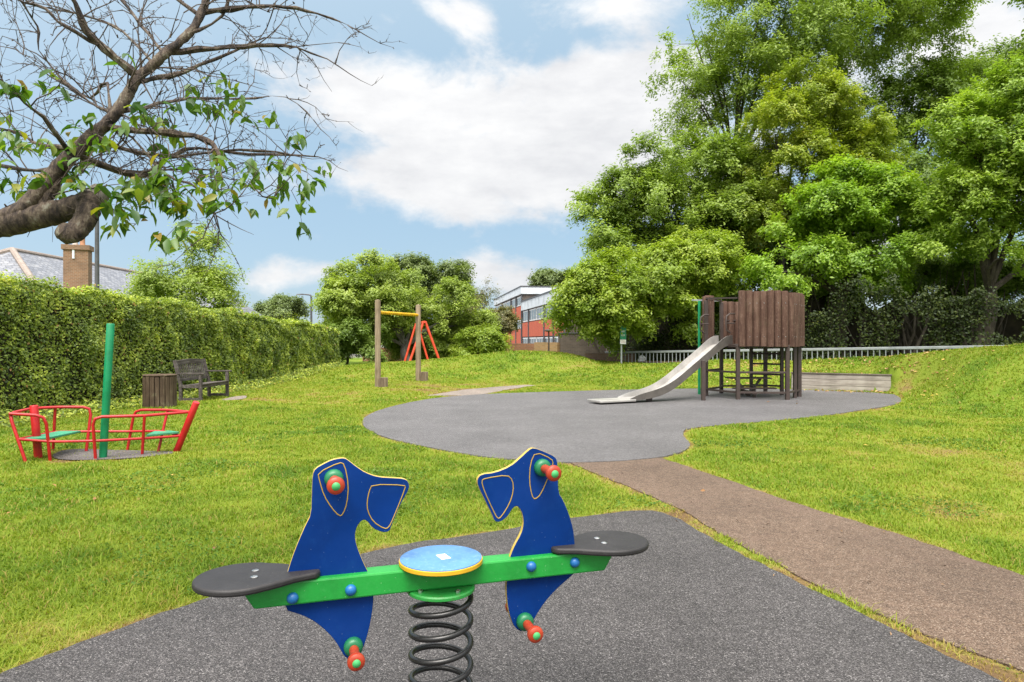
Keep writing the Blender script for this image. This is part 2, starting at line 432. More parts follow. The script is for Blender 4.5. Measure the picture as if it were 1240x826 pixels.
# ------------------------------------------------------------------ grass
m_grass = leafmat('grass_blades', [(0, (.33, .23, .075)), (.15, (.31, .275, .06)), (.30, (.27, .295, .036)), (.55, (.218, .28, .026)), (.8, (.16, .24, .02)), (1, (.10, .18, .018))], .36, .01, .6, 1.0)
def grass_pts(r0, r1, dens, a=R(58)):
    n = int(dens*a*(r1*r1-r0*r0))
    r = np.sqrt(RNG.random(n)*(r1*r1-r0*r0)+r0*r0); th = (RNG.random(n)*2-1)*a
    return r*np.sin(th), r*np.cos(th)
HEDGE_A, HEDGE_B = (-8.75, 6.0), (-7.15, 27.5)
def hedge_x(y): return HEDGE_A[0]+(np.asarray(y)-HEDGE_A[1])*(HEDGE_B[0]-HEDGE_A[0])/(HEDGE_B[1]-HEDGE_A[1])
gv = []; gt = []; nb = []
for r0, r1, dens, h0, w in [(1.7,4,10500,.029,.0024), (4,6.5,7000,.030,.0029), (6.5,10,3900,.031,.004), (10,15,1800,.035,.006), (15,22,850,.040,.009), (22,31,360,.048,.015)]:
    x, y = grass_pts(r0, r1, dens)
    k = np.ones(len(x), bool)
    for p, p0 in ((BIG, BIG0), (NEAR, NEAR0), (PATH, PATH0)):
        d = poly_sd(x, y, p0); e = np.abs(d) < .07
        if e.any(): d[e] = poly_sd(x[e], y[e], p)
        k &= d > -.012
    k &= poly_sd(x, y, FARP) > 0; 
    wd = poly_sd(x, y, WORN); k &= (wd > 0) | (RNG.random(len(x)) < .12)
    k &= (poly_sd(x, y, BPATCH) > 0) & (x > hedge_x(y)-.15)
    x, y = x[k], y[k]; t_ = tintf(x, y)
    k = RNG.random(len(x)) < np.clip(.35+1.1*t_, 0, 1); x, y, t_ = x[k], y[k], t_[k]
    n = len(x); z = H(x, y)-.004
    tuft = fbm(x, y, 5.5, 3, 41)
    h = h0*(.5+1.0*RNG.random(n))*(.45+1.15*tuft)*(.6+.6*t_)
    tall = RNG.random(n) < .012; h = np.where(tall, h*1.9, h)
    az = RNG.random(n)*2*np.pi; lean = (.35+1.25*RNG.random(n))*h
    dx, dy = np.cos(az), np.sin(az); fa = az+np.pi/2+(RNG.random(n)-.5)*1.6
    wx, wy = np.cos(fa)*w*(.7+.7*RNG.random(n)), np.sin(fa)*w*(.7+.7*RNG.random(n))
    b0 = np.stack([x-wx, y-wy, z], 1); b1 = np.stack([x+wx, y+wy, z], 1)
    mx, my, mz = x+dx*lean*.35, y+dy*lean*.35, z+h*.62
    m0 = np.stack([mx-wx*.75, my-wy*.75, mz], 1); m1 = np.stack([mx+wx*.75, my+wy*.75, mz], 1)
    tp = np.stack([x+dx*lean, y+dy*lean, z+h*(.62+.38*RNG.random(n))], 1)
    gv.append(np.stack([b0, b1, m1, m0, tp], 1).reshape(-1, 3))
    tt = np.clip(t_+(RNG.random(n)-.5)*.42, 0, 1); tt = np.where(RNG.random(n) < .09, .08, tt)
    gt.append(np.repeat(tt, 5)); nb.append(n)
V = np.concatenate(gv); T = np.concatenate(gt); N = sum(nb)
bi = (np.arange(N)*5)[:, None]
fl = np.concatenate([bi+np.array([0, 1, 2, 3]), bi+np.array([3, 2, 4])], 1).ravel()
sz = np.tile([4, 3], N)
tag(np_mesh('grass', V, fl, sz, m_grass, tint=T), 'short mown grass with dry straw patches covering the playground lawn and banks', 'grass', kind='stuff')
print('blades', N)

def clover():
    n = 110000; x, y = grass_pts(1.9, 11, n/(R(58)*(121-3.6))); 
    k = (poly_sd(x, y, NEAR0) > .12) & (poly_sd(x, y, PATH0) > .05) & (poly_sd(x, y, BIG0) > .05) & (poly_sd(x, y, WORN) > .05) & (fbm(x, y, .9, 4, 63) > .56+.10*RNG.random(len(x))) & (x > hedge_x(y)+.3)
    x, y = x[k], y[k]; n = len(x); z = H(x, y)+.012+.016*RNG.random(n)
    return x, y, z
def grit():
    x, y = [], []
    for _ in range(400):
        a, b_ = random.uniform(.6, 4), random.uniform(1.9, 7.3)
        x.append(a); y.append(b_)
    x, y = np.array(x), np.array(y); k = (poly_sd(x, y, PATH0) < -.03) | ((poly_sd(x, y, NEAR0) < -.02) & (poly_sd(x, y, NEAR0) > -.12)); return x[k][:70], y[k][:70]
# ------------------------------------------------------------------ foliage
def leaf_arrays(c, nrm, size, ratio=.5, droop=.2, detail=False):
    n = len(c)
    nrm = nrm/np.linalg.norm(nrm, axis=1, keepdims=True).clip(1e-6)
    rv = RNG.normal(size=(n, 3)); rv[:, 2] -= droop*2
    d = rv-nrm*(rv*nrm).sum(1, keepdims=True); d /= np.linalg.norm(d, axis=1, keepdims=True).clip(1e-6)
    s = np.cross(nrm, d); L = (size*(.65+.7*RNG.random(n)))[:, None]; W = L*ratio*.5
    if not detail:
        fold = nrm*W*.35
        V = np.stack([c-d*L*.5, c+s*W+fold-d*L*.06, c+d*L*.5, c-s*W+fold-d*L*.06], 1)
        fi = (np.arange(n)*4)[:, None]
        fl = np.concatenate([fi+np.array([0, 1, 2]), fi+np.array([0, 2, 3])], 1).ravel()
        return V.reshape(-1, 3), fl, np.full(2*n, 3), 4
    fold = nrm*W*.4
    dr = -nrm*L*.10
    V = np.stack([c-d*L*.5, c, c+d*L*.5+dr*1.6, c+s*W*.92+fold-d*L*.2, c+s*W*.78+fold+d*L*.16+dr*.5,
                  c-s*W*.92+fold-d*L*.2, c-s*W*.78+fold+d*L*.16+dr*.5], 1)
    fi = (np.arange(n)*7)[:, None]
    fl = np.concatenate([fi+np.array([0, 3, 1]), fi+np.array([0, 1, 5]), fi+np.array([1, 3, 4, 2]), fi+np.array([1, 2, 6, 5])], 1).ravel()
    return V.reshape(-1, 3), fl, np.tile([3, 3, 4, 4], n), 7
def blobpx(px, py, D, rx, ry, rd=None):
    c = P(px, py, D); a = rx/F*D; b_ = ry/F*D
    return (c.x, c.y, c.z, a, rd if rd else (a+b_)/2, b_)
m_bark = wood('bark', (.025, .02, .016), (.06, .05, .04), (.12, .105, .085), gscale=14, rough=.95)
m_barkg = wood('bark_grey', (.04, .035, .03), (.10, .09, .08), (.19, .18, .16), gscale=14, rough=.95)
def tree(name, label, cat, base, blobs, nclump, nleaf, leaf, mat, trunk_r=.16, csize=.55, shell=.55, group=None, fork=.35, bark=None, airy=0, flat=.62, tintmix=.5, lean_top=None, updir=.6, ratio=.5):
    bx, by = base; bz = Hs(bx, by)-.05
    root = thing(name, label, cat, (bx, by, bz), 0, group)
    B = np.array([b[:6] for b in blobs], float); vol = B[:, 3]*B[:, 4]*B[:, 5]; w = vol**.75; w /= w.sum()
    nclump = int(nclump*1.9); nleaf = int(nleaf*1.75); csize *= 1.06; leaf *= .97
    nl = max(len(B)*4, nclump//8); lb = RNG.choice(len(B), nl, p=w)
    lu = RNG.normal(size=(nl, 3)); lu[:, 2] += .25; lu /= np.linalg.norm(lu, axis=1, keepdims=True)
    lr = np.where(RNG.random(nl) < .72, .68+.26*RNG.random(nl), .62*RNG.random(nl))
    lc = B[lb, :3]+lu*B[lb, 3:6]*lr[:, None]; lrad = B[lb, 3:6].mean(1)*(.27+.22*RNG.random(nl)); ltint = RNG.random(nl)
    li0 = RNG.choice(nl, nclump, p=lrad**2/(lrad**2).sum())
    u = RNG.normal(size=(nclump, 3))*np.array([1, 1, .8])+lu[li0]*.55+np.array([0, 0, .35]); u /= np.linalg.norm(u, axis=1, keepdims=True)
    cc = lc[li0]+u*(lrad[li0]*(.55+.5*RNG.random(nclump)))[:, None]*np.array([1.1, 1.1, .72])
    cc[:, 2] = np.maximum(cc[:, 2], bz+.5)
    cs = csize*(.55+.8*RNG.random(nclump)); ct = np.clip(ltint[li0]*.6+RNG.random(nclump)*.4, 0, 1)
    # each clump is a handful of leafy twigs fanning outwards and slightly down
    nt = 7; ax = RNG.normal(size=(nclump, nt, 3))*np.array([.8, .8, .5])+u[:, None, :]*.9; ax /= np.linalg.norm(ax, axis=2, keepdims=True)
    pr = cs**2; pr /= pr.sum(); li = RNG.choice(nclump, nleaf, p=pr); ti = RNG.integers(0, nt, nleaf)
    q = RNG.random(nleaf)**.7; off = RNG.normal(size=(nleaf, 3)).clip(-1.6, 1.6)
    tw_ = ax[li, ti]; pc = cc[li]+tw_*(q*cs[li]*1.15)[:, None]+off*(.13*cs[li]+leaf*.25)[:, None]
    pc[:, 2] -= .22*cs[li]*q*q
    pc[:, 2] = np.maximum(pc[:, 2], bz+.15)
    nr = np.array([0, 0, updir+.15])+.35*u[li]+.25*tw_+RNG.normal(size=(nleaf, 3))*.34
    V, fl, sz, k = leaf_arrays(pc, nr, np.full(nleaf, leaf*1.12), ratio, .35)
    tt = np.clip(ct[li]*.62+RNG.random(nleaf)*.38, 0, 1)
    # trunk and limbs
    mb = MB(); ctr = B[:, :3].mean(0); low = (B[:, 2]-B[:, 5]).min()
    fh = max(.9, (low-bz)*.9+fork*(ctr[2]-bz)*.3)
    fp = Vector((bx+(ctr[0]-bx)*.25, by+(ctr[1]-by)*.25, bz+fh))
    pts = [Vector((bx, by, bz)).lerp(fp, q)+Vector((math.sin(q*5+bx)*.06, math.cos(q*4)*.06, 0)) for q in (0, .12, .35, .7, 1)]
    mb.tube(pts, [trunk_r*1.5, trunk_r*1.12, trunk_r, trunk_r*.92, trunk_r*.85], 9)
    limbs = []
    for b_ in B:
        e = Vector(b_[:3])+Vector((0, 0, b_[5]*.5)); mid = fp.lerp(e, .5)+Vector((random.uniform(-.2, .2), random.uniform(-.2, .2), .1*(e-fp).length))
        q = [fp.lerp(mid, 0), fp.lerp(mid, .5)+Vector((random.uniform(-.1, .1), 0, .05)), mid, mid.lerp(e, .5)+Vector((0, random.uniform(-.15, .15), .1)), e]
        rr = trunk_r*(.22 if airy else .42); mb.tube(q, [rr, rr*.85, rr*.62, rr*.4, rr*.12], 6, cap=False); limbs.append((q, rr))
    for i in range(min(nclump, 70 if not airy else 150)):
        c = Vector(cc[i]); q, rr = min(limbs, key=lambda L: min((p-c).length for p in L[0][1:4]))
        s = min(q[1:4], key=lambda p: (p-c).length); md = s.lerp(c, .55)+Vector((random.uniform(-.2, .2), random.uniform(-.2, .2), random.uniform(0, .35)))
        r0 = rr*.28; mb.tube([s, s.lerp(md, .5), md, c], [r0, r0*.8, r0*.55, r0*.2], 4, cap=False)
    mb.build('trunk', bark or m_bark, root, smooth=True)
    np_mesh('crown', V, fl, sz, mat, root, np.repeat(tt, k))
    return root

g_clover = leafmat('clover_leaf', [(0, (.05, .115, .014)), (.5, (.085, .165, .02)), (1, (.13, .22, .03))], .3, .01, .6, 1.0)
x, y, z = clover(); n = len(x)
V, fl, sz, k = leaf_arrays(np.stack([x, y, z], 1), np.array([0, 0, 1.])+RNG.normal(size=(n, 3))*.35, np.interp(y, [2, 11], [.017, .03]), .85, 0)
tag(np_mesh('clover', V, fl, sz, g_clover, None, np.repeat(RNG.random(n), k)), 'dark green clover patches growing through the lawn', 'clover', kind='stuff')
x, y = grit(); n = len(x); g_grit = leafmat('grit', [(0, (.03, .022, .018)), (.6, (.09, .06, .04)), (1, (.3, .2, .12))], .05, .0, .6, 1.0)
V, fl, sz, k = leaf_arrays(np.stack([x, y, np.full(n, .021)], 1), np.array([0, 0, 1.])+RNG.normal(size=(n, 3))*.3, .012+.018*RNG.random(n), .5, 0)
tag(np_mesh('path_debris', V, fl, sz, g_grit, None, np.repeat(RNG.random(n), k)), 'dark scraps of bark and leaf lying on the path', 'debris', kind='stuff')
g_ash = leafmat('ash_leaf', [(0, (.075, .115, .016)), (.5, (.125, .175, .024)), (1, (.19, .245, .04))], .42)
g_dark = leafmat('dark_leaf', [(0, (.055, .092, .013)), (.5, (.092, .138, .019)), (1, (.15, .20, .032))], .40)
g_lime = leafmat('lime_leaf', [(0, (.085, .13, .013)), (.5, (.14, .19, .018)), (1, (.21, .25, .03))], .44)
g_yel = leafmat('yellow_leaf', [(0, (.09, .13, .014)), (.55, (.15, .19, .02)), (.88, (.23, .24, .028)), (1, (.31, .21, .03))], .42)
g_map = leafmat('maple_leaf', [(0, (.075, .135, .012)), (.5, (.125, .20, .016)), (.95, (.21, .285, .03)), (1, (.26, .18, .03))], .44)
g_right = leafmat('right_leaf', [(0, (.085, .145, .016)), (.5, (.14, .20, .024)), (.96, (.21, .27, .04)), (1, (.34, .15, .04))], .42)
g_mid = leafmat('mid_leaf', [(0, (.085, .125, .018)), (.5, (.15, .195, .03)), (1, (.225, .265, .05))], .42)
g_grey = leafmat('grey_leaf', [(0, (.055, .08, .026)), (.5, (.09, .12, .038)), (1, (.14, .17, .055))], .36)
g_red = leafmat('copper_leaf', [(0, (.05, .06, .022)), (.5, (.095, .09, .032)), (1, (.14, .105, .045))], .35)
g_hedge = leafmat('hedge_leaf', gain=2.15, stops=[(0, (.045, .068, .010)), (.35, (.10, .135, .015)), (.7, (.185, .22, .026)), (.94, (.30, .32, .045)), (1, (.18, .10, .03))], trans=.38)
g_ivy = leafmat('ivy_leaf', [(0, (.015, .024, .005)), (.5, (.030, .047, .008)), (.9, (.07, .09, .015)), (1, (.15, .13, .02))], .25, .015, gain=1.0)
g_chy = leafmat('cherry_leaf', [(0, (.04, .10, .014)), (.5, (.085, .165, .018)), (.85, (.15, .24, .025)), (.97, (.28, .27, .03)), (1, (.30, .17, .04))], .48, .035, .45, 1.12)

# --- the wooded side behind the railing
tree('ash_tree', 'very tall airy ash tree towering over all the others with sky between its sprays', 'tree', (11.5, 37),
     [blobpx(962,28,36,105,75), blobpx(848,62,36,50,60), blobpx(822,112,35.5,26,34), blobpx(832,40,36,40,45), blobpx(868,110,35.5,50,50), blobpx(845,140,35,45,40), blobpx(905,45,36,55,50), blobpx(862,192,35,62,40), blobpx(1000,75,36,60,50), blobpx(900,95,36,50,55), blobpx(1060,35,37,80,75), blobpx(925,140,36,85,65), blobpx(845,165,36,45,45), blobpx(1010,130,37,80,60), blobpx(965,-90,37,120,80), blobpx(1085,-60,37,80,70)],
     522, 129375, 0.169, g_ash, .34, 0.78, .75, airy=1, flat=.5, fork=.6, ratio=.38)
tree('dark_tree', 'dark green tree behind the sign post with a bare bough showing on its upper edge', 'tree', (7.2, 33.5),
     [blobpx(800,235,32,52,55), blobpx(742,262,32,38,45), blobpx(860,235,33,55,65), blobpx(765,305,32,55,42), blobpx(850,300,32,60,50), blobpx(722,285,32,25,22)],
     369, 90000, 0.137, g_ash, .26, 0.58, .65, airy=1, fork=.5)
tree('leaning_tree', 'small pale yellow-green tree with dark leaning trunk beside the brick building', 'tree', (4.9, 28.8),
     [blobpx(700,376,27,30,25), blobpx(735,362,27,42,40), blobpx(728,402,27,34,14), blobpx(760,345,27.5,35,35), blobpx(672,383,26.5,15,10)],
     208, 38250, 0.113, g_lime, .13, 0.39, .6, fork=.1)
tree('bushy_tree', 'bright green bushy tree overhanging the railing behind the slide', 'tree', (6.8, 29.5),
     [blobpx(800,345,28,48,42), blobpx(848,330,28.5,45,48), blobpx(785,388,27.5,50,22), blobpx(840,388,28,40,22), blobpx(880,370,28.5,25,40)],
     240, 51750, 0.121, g_lime, .16, 0.43, .6, fork=.2)
tree('olive_tree', 'yellowing olive-green tree high behind the wooden play tower', 'tree', (12.6, 32.5),
     [blobpx(938,190,31,48,62), blobpx(1008,165,31,50,55), blobpx(978,118,31.5,40,34), blobpx(955,255,31,55,42), blobpx(1035,220,31,45,45), blobpx(905,260,31,35,40)],
     273, 63000, 0.121, g_yel, .2, 0.47, .65, fork=.4)
tree('maple_tree', 'vivid green maple with low spreading boughs right above the play tower', 'tree', (13.6, 28.3),
     [blobpx(1000,278,27,62,42), blobpx(1078,268,27,60,52), blobpx(945,312,26.5,42,30), blobpx(1050,318,26.5,55,24), blobpx(1120,300,26.5,40,34), blobpx(930,340,26.5,26,18), blobpx(1040,232,27,45,28)],
     288, 60750, 0.129, g_map, .22, 0.43, .65, fork=.2)
tree('spreading_tree', 'large light green tree spreading over the grass bank at the edge of the park', 'tree', (17.4, 25.3),
     [blobpx(1180,195,24,55,70), blobpx(1240,150,24,60,70), blobpx(1235,265,23.5,55,52), blobpx(1175,280,24,45,40), blobpx(1215,325,23.5,45,28), blobpx(1300,200,24,60,110), blobpx(1320,310,24,60,40), blobpx(1150,250,24,30,40)],
     369, 81000, 0.121, g_right, .28, 0.43, .65, fork=.2)
tree('oak_tree', 'dark broad tree filling the gap behind the maple and the spreading tree', 'tree', (20.5, 38),
     [blobpx(1060,170,36.5,60,60), blobpx(1180,330,33,80,40), blobpx(1115,165,37,75,70), blobpx(1190,115,37,60,50), blobpx(1150,120,36,45,45), blobpx(1225,150,36,50,60), blobpx(1090,240,36,90,60), blobpx(1230,90,38,60,55), blobpx(1300,110,38,70,80), blobpx(1180,230,36,60,60)],
     352, 81000, 0.153, g_dark, .34, 0.66, .65, fork=.4)
tree('alder_tree', 'dark green backing tree low between the bushy tree and the olive tree', 'tree', (9.6, 35),
     [blobpx(880,310,34,70,55), blobpx(1000,320,34,80,50), blobpx(1090,330,34,80,45), blobpx(1020,240,35,60,50), blobpx(950,330,34,60,45), blobpx(830,320,34,50,60), blobpx(900,370,33,80,35)],
     360, 81000, 0.137, g_dark, .25, 0.58, .6, fork=.3)
for bx_, by_, bl, lab in ((13.3, 29.6, [blobpx(975,356,29.5,45,24), blobpx(1030,348,29,45,28)], 'low dark shrubby tree rising from the ivy just beside the play tower cladding'),
                          (16.4, 28.4, [blobpx(1090,352,28.5,48,26), blobpx(1130,338,28.5,40,26)], 'low dark shrubby tree in the shade under the maple'),
                          (19.3, 26.9, [blobpx(1190,345,27,42,30), blobpx(1232,356,26.5,45,26)], 'low dark shrubby tree under the spreading light green tree')):
    tree('shrubby_tree', lab, 'tree', (bx_, by_), bl,
         60, 11000, .115, g_dark, .07, .5, .6, fork=.1, group='low shrubby trees behind the railing')
tree('elm_tree', 'leafy bough of a tree hanging into the upper corner of the sky', 'tree', (12.4, 11.8),
     [blobpx(1232,18,14,20,22), blobpx(1275,10,14,45,40), blobpx(1300,70,14,50,40), blobpx(1330,-50,14,80,60)],
     144, 15750, 0.089, g_right, .16, 0.27, .7, fork=.8, airy=1)
# --- beyond the mound
tree('spreading_cherry', 'wide low tree with dark twisting boughs behind the red swing frame', 'tree', (-4.9, 32),
     [blobpx(425,352,32,34,34), blobpx(452,352,32,42,34), blobpx(445,385,31.5,45,28), blobpx(432,372,31,36,34), blobpx(470,352,33.5,40,30), blobpx(440,335,32,26,20), blobpx(520,375,34.5,50,36), blobpx(560,395,34,38,28), blobpx(415,410,30.5,22,26), blobpx(505,408,35,55,20), blobpx(470,412,35.5,45,26), blobpx(535,414,35.5,55,22), blobpx(575,405,35,30,18), blobpx(455,320,32.5,16,10)],
     479, 99450, 0.113, g_mid, .22, 0.39, .6, fork=.1, bark=m_barkg)
tree('evergreen_oak', 'rounded dark grey-green tree rising behind the wide low tree', 'tree', (-6.4, 48),
     [blobpx(505,345,47,26,32), blobpx(487,365,47,22,25), blobpx(512,328,47,14,12)], 112, 20250, 0.161, g_grey, .2, 0.55, .6)
tree('evergreen_oak', 'dark grey-green tree with rounded top nearest to the brown-leaved sapling', 'tree', (-4.2, 49),
     [blobpx(545,350,48,25,28), blobpx(560,370,48,20,22), blobpx(540,332,48,12,11)], 112, 20250, 0.161, g_grey, .2, 0.55, .6)
tree('thin_sapling', 'thin sapling with sparse brownish leaves and bare twigs against the sky', 'tree', (-1.7, 40),
     [blobpx(582,362,40,15,22), blobpx(578,392,40,16,18), blobpx(590,345,40,8,8)], 112, 2025, 0.105, g_red, .08, 0.39, .6, airy=1)
tree('brown_shrub', 'brown and olive feathery shrub against the red brick flats', 'shrub', (-.9, 37.5),
     [blobpx(607,392,37.5,17,14), blobpx(594,405,37,14,12), blobpx(612,378,38,8,7)], 96, 14625, 0.113, g_red, .07, 0.35, .6)
tree('low_bush', 'pale green low bush in front of the long brick wall', 'bush', (-1.4, 33.5),
     [blobpx(585,412,33,24,11), blobpx(606,416,33,12,8), blobpx(560,418,32.5,20,12)], 96, 15750, 0.096, g_lime, .05, 0.31, .6)
tree('dark_bush', 'dark green bush where the clipped hedge ends', 'bush', (-7.4, 30.5),
     [blobpx(418,420,30,20,30), blobpx(440,405,31,20,25), blobpx(445,432,30.5,20,16), blobpx(408,415,30,12,16)], 96, 18000, 0.096, g_dark, .06, 0.31, .6)
tree('far_tree', 'distant dark tree whose top shows above the flat roof of the brick flats', 'tree', (9.5, 128),
     [blobpx(672,342,125,20,9), blobpx(655,347,125,10,7), blobpx(688,345,125,12,8)], 96, 11250, 0.403, g_grey, .4, 1.25, .6)
tree('far_tree', 'small round dark tree beside the far curved street lamp', 'tree', (-20.5, 61),
     [blobpx(343,378,60,22,14), blobpx(350,367,60,10,6), blobpx(330,384,60,14,10)], 96, 13500, 0.194, g_grey, .2, 0.62, .6)
tree('birch_tree', 'pale light green tree standing behind the clipped hedge', 'tree', (-12.4, 26.5),
     [blobpx(225,335,26,40,42), blobpx(255,355,26,40,26), blobpx(195,360,26,38,22), blobpx(232,300,26,22,22), blobpx(180,335,26.5,16,18), blobpx(285,372,26,18,12)],
     168, 14175, 0.105, g_mid, .11, 0.41, .7, fork=.1, airy=1)

def mass(name, poly3, n, leaf, mat, depth, tint_bias=0, label=None, cat=None, kind=None, parent=None):
    """leaves over a curtain of (x, y, z0, z1) columns"""
    pts = np.array(poly3, float); seg = np.hypot(*(pts[1:, :2]-pts[:-1, :2]).T); cum = np.concatenate([[0], np.cumsum(seg)])
    s = RNG.random(n)*cum[-1]; x = np.interp(s, cum, pts[:, 0]); y = np.interp(s, cum, pts[:, 1]); z0 = np.interp(s, cum, pts[:, 2]); z1 = np.interp(s, cum, pts[:, 3])
    v = RNG.random(n); z = z0+(z1*(.35+1.05*fbm(s, s*0, .8, 4, 3))-z0)*v
    k_ = fbm(s, z, 1.1, 3, 31) > .33+.20*RNG.random(n); s, x, y, z = s[k_], x[k_], y[k_], z[k_]; n = len(s)
    bulge = (fbm(s, z, .9, 3, 12)-.5)*2*depth; yy = y-bulge-RNG.random(n)*.35
    nr = np.stack([RNG.normal(size=n)*.5, -.7+RNG.normal(size=n)*.4, .55+RNG.normal(size=n)*.4], 1)
    V, fl, sz, k = leaf_arrays(np.stack([x+RNG.normal(size=n)*.1, yy, z], 1), nr, np.full(n, leaf), .6, .3)
    o = np_mesh(name, V, fl, sz, mat, parent, np.repeat(np.clip(RNG.random(n)*.7+.3*fbm(s, z, 1.5, 2, 4)+tint_bias, 0, 1), k))
    return tag(o, label, cat, None, kind)
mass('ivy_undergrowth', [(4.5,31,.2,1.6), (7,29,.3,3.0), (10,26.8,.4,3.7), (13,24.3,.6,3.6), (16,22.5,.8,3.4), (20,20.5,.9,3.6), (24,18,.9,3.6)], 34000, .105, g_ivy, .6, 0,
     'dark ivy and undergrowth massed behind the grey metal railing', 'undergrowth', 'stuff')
m_dark, t, b = newmat('undergrowth_shade'); t.link(t.ramp(t.noise(t.geopos(), 3, 6), [(.3, (.013, .011, .007)), (.7, (.040, .032, .018))]), b.inputs['Base Color']); b.inputs['Roughness'].default_value = 1  # near-black colour stands in for deep shade within brushwood and hedge
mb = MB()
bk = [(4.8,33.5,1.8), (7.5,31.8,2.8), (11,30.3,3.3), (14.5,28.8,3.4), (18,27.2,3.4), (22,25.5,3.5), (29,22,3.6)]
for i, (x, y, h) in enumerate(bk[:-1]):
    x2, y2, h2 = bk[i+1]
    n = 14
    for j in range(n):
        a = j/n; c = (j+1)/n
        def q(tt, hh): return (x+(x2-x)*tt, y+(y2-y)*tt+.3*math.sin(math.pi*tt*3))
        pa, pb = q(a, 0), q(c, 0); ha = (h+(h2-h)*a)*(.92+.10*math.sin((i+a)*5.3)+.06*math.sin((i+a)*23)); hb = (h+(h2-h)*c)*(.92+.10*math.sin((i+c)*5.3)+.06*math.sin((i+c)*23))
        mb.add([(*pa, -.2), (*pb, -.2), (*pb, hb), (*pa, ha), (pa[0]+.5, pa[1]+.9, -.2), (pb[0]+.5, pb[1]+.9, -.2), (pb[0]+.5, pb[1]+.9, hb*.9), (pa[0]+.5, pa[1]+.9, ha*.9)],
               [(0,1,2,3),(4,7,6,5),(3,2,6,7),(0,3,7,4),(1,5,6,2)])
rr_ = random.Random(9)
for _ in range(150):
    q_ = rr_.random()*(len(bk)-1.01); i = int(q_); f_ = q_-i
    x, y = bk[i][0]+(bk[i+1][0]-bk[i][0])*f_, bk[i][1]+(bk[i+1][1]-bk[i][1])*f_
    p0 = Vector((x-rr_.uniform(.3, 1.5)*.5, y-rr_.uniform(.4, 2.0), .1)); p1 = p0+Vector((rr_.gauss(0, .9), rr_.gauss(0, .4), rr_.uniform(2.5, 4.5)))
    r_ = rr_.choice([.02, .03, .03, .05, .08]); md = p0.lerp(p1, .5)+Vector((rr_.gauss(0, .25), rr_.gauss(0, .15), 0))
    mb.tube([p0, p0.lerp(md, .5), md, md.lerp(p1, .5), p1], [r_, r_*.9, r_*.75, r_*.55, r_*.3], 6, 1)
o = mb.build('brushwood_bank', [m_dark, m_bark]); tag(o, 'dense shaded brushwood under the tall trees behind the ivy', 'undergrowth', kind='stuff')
for (px, D, h) in [(1010,25.6,3.4), (1075,25.2,3.6), (1152,23.2,3.2), (1205,22.4,3.4), (940,27,3.5)]:
    pass

# --- clipped hedge
def hedge():
    z1a, z1b = 2.42, 1.78; wd = 1.1
    root = thing('clipped_hedge', 'long clipped leafy hedge running along the side of the lawn behind the bench', 'hedge', (HEDGE_A[0], HEDGE_A[1], 0))
    ys = np.linspace(2.0, 28.0, 60); top = lambda y: np.interp(y, [2, 11, 28], [2.62, 2.40, 1.83])
    mb = MB(); prev = None
    for y in ys:
        x = float(hedge_x(y)); h = float(top(y))-.14; r = [(x-.16, y, -.1), (x-.12, y, h*.6), (x-.2, y, h), (x-wd, y, h), (x-wd-.1, y, -.1)]
        if prev: mb.add(prev+r, [(i, i+1, i+6, i+5) for i in range(4)])
        else: mb.add(r, [(0,1,2,3,4)])
        prev = r
    mb.add(prev, [(4,3,2,1,0)])
    mb.build('hedge_core', m_dark, root)  # solid dark filler added inside to block light through the leaves
    n = 175000
    # more leaves where they show larger
    y = 2+26*RNG.random(n)**1.25; x0 = hedge_x(y); tp = top(y)
    face = RNG.random(n); front = face < .70
    endf = (face > .97)
    bump = (fbm(y, RNG.random(n)*0, .8, 3, 2)-.5)
    z = np.where(front, tp*RNG.random(n)**.85, tp)
    bm_ = (fbm(y, z, 1.6, 4, 6)-.5)*.34
    x = np.where(front, x0+bm_-.14*RNG.random(n)**2*1.6+.03, x0-wd*RNG.random(n))
    zt = np.where(front, z, tp+(fbm(x, y, 1.7, 3, 3)-.5)*.28-.05+.07*RNG.random(n)**3*2)
    # round the front top edge
    edge = np.clip((z-(tp-.22))/.22, 0, 1)*front; x = x-edge**2*.16
    yy = np.where(endf, 28+.1*RNG.random(n), y); zt = np.where(endf, tp*RNG.random(n), zt)
    nr = np.where(front[:, None], np.array([.75, -.25, .55]), np.array([.15, -.15, 1.]))+RNG.normal(size=(n, 3))*.5
    size = np.interp(y, [2, 12, 28], [.045, .058, .10])
    V, fl, sz, k = leaf_arrays(np.stack([x, yy, zt], 1), nr, size, .55, .1)
    clump = fbm(y*1.0, zt*1.0, 3.4, 3, 14)
    tt = np.clip(RNG.random(n)*.62+(clump-.42)*.9+np.where(front, -.01, .02)+edge*.07, 0, .965); tt = np.where(RNG.random(n) < .012, 1, tt)
    np_mesh('foliage', V, fl, sz, g_hedge, root, np.repeat(tt, k))
    # weeds at the hedge foot
    n = 9000; y = 6+21*RNG.random(n); x = hedge_x(y)+.05+RNG.random(n)**2*.5; z = H(x, y)+RNG.random(n)**2*.32*fbm(x, y, 1.3, 2, 5)
    V, fl, sz, k = leaf_arrays(np.stack([x, y, z+.02], 1), np.array([.3, -.3, .8])+RNG.normal(size=(n, 3))*.5, np.full(n, .07), .5, .1)
    tag(np_mesh('weeds', V, fl, sz, g_hedge, None, np.repeat(RNG.random(n), k)), 'low weeds growing along the foot of the clipped hedge', 'weeds', kind='stuff')
hedge()

